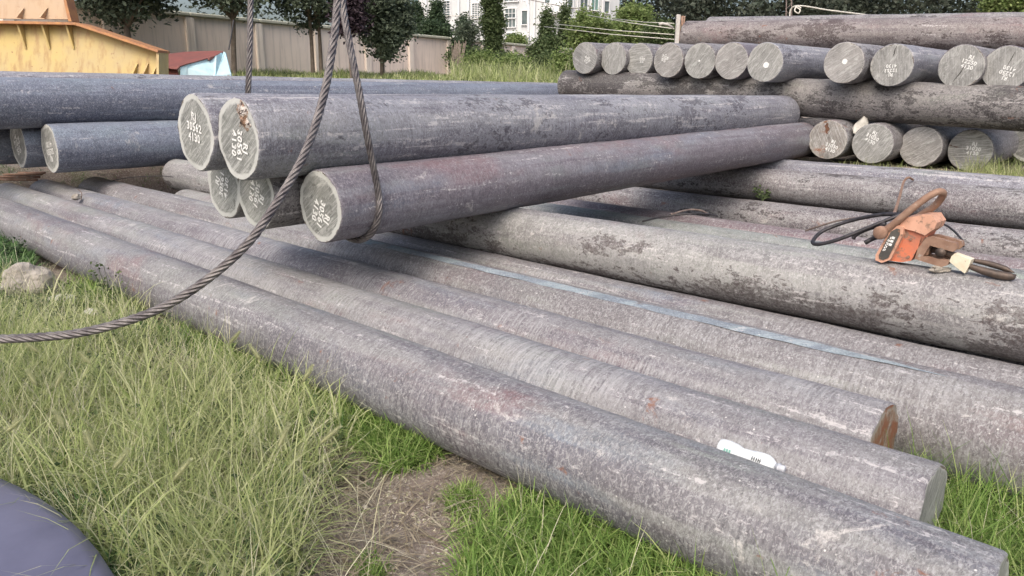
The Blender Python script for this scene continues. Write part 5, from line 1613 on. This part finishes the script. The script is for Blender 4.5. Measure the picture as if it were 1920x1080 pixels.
# broad leafed weeds by the wire rope
def weed(label, base, H_, n, size, seed, mat='leaf_mid'):
    rg = random.Random(seed)
    root = empty('leafy_weed', base); tag(root, label, 'weed')
    mb = MB(); tips = []
    for k in range(n):
        a = rg.uniform(0, 6.28); l = rg.uniform(.4, 1)
        t_ = np.array([math.cos(a) * 0.12 * l, math.sin(a) * 0.12 * l, H_ * l]); tips.append(t_)
        mb.tube([(0, 0, 0), tuple(t_ * .5 + np.array([0, 0, .02])), tuple(t_)], 0.0016, 5)
    mb.build('stem', M[mat], root)
    C = np.array(tips + [t_ * 0.7 for t_ in tips])
    V, Fs = leaf_cloud(C, (0.015, 0.015, 0.02), n * 9, size, seed=seed, droop=0.2, aspect=0.6)
    link('leaves', mesh_np('leaves', V, Fs), M[mat], root)['kind'] = 'stuff'
weed('leafy weed with small rounded leaves climbing the front bar above the rope', at_z(215, 590), 0.40, 9, 0.028, 5)
weed('bushy dark green weed at the left edge behind the boulder', at_z(25, 500), 0.24, 30, 0.03, 6, 'leaf_conifer')
weed('short bright weed sprouting between the bar tips under the reddish bar', PS(8.0, s_for(1430, 8.0, .4), .38), 0.16, 16, 0.03, 8, 'leaf_mid')

# pebbles and crumbs on the bare soil
rg = np.random.default_rng(99)
Pp = scatter([(560, 860), (800, 860), (1010, 930), (900, 1000), (860, 1200), (560, 1200)], 4500, 77)
Pq = scatter([(220, 650), (440, 655), (440, 720), (230, 720)], 700, 78)
Pp = np.concatenate([Pp, Pq])
n = len(Pp)
ico = np.array([(0, 0, 1), (0.9, 0, 0.3), (0.28, 0.85, 0.3), (-0.72, 0.53, 0.3), (-0.72, -0.53, 0.3), (0.28, -0.85, 0.3)])
fi = np.array([(0, 1, 2), (0, 2, 3), (0, 3, 4), (0, 4, 5), (0, 5, 1)])
sz = rg.lognormal(-5.6, 0.5, n)[:, None, None] * np.array([1, 1, 0.7]) * rg.uniform(0.7, 1.3, (n, 6, 1))
V = (Pp[:, None, :] + ico[None] * sz).reshape(-1, 3)
Fp = (fi[None] + np.arange(n)[:, None, None] * 6).reshape(-1, 3)
M['pebble'] = leafmat('pebbles', [(0.10, 0.08, 0.07), (0.24, 0.20, 0.17), (0.40, 0.36, 0.32), (0.5, 0.46, 0.4)], rough=0.9, trans=0)
tag(link('pebbles', mesh_np('pebbles', V, Fp), M['pebble']), 'small pebbles and crumbs on the bare brown soil', 'gravel', kind='stuff')
# leaf litter on the soil under the bar
Pl = scatter([(560, 780), (840, 840), (1040, 925), (960, 1000), (850, 1150), (560, 1150)], 1300, 79)
V, Fs = leaf_cloud(Pl + [0, 0, 0.004], (0.005, 0.005, 0.001), 1500, 0.022, aspect=0.25, seed=4, droop=0)
tag(link('leaf_litter', mesh_np('leaf_litter', V, Fs), M['straw']), 'bits of dry straw and leaf litter on the bare soil', 'litter', kind='stuff')
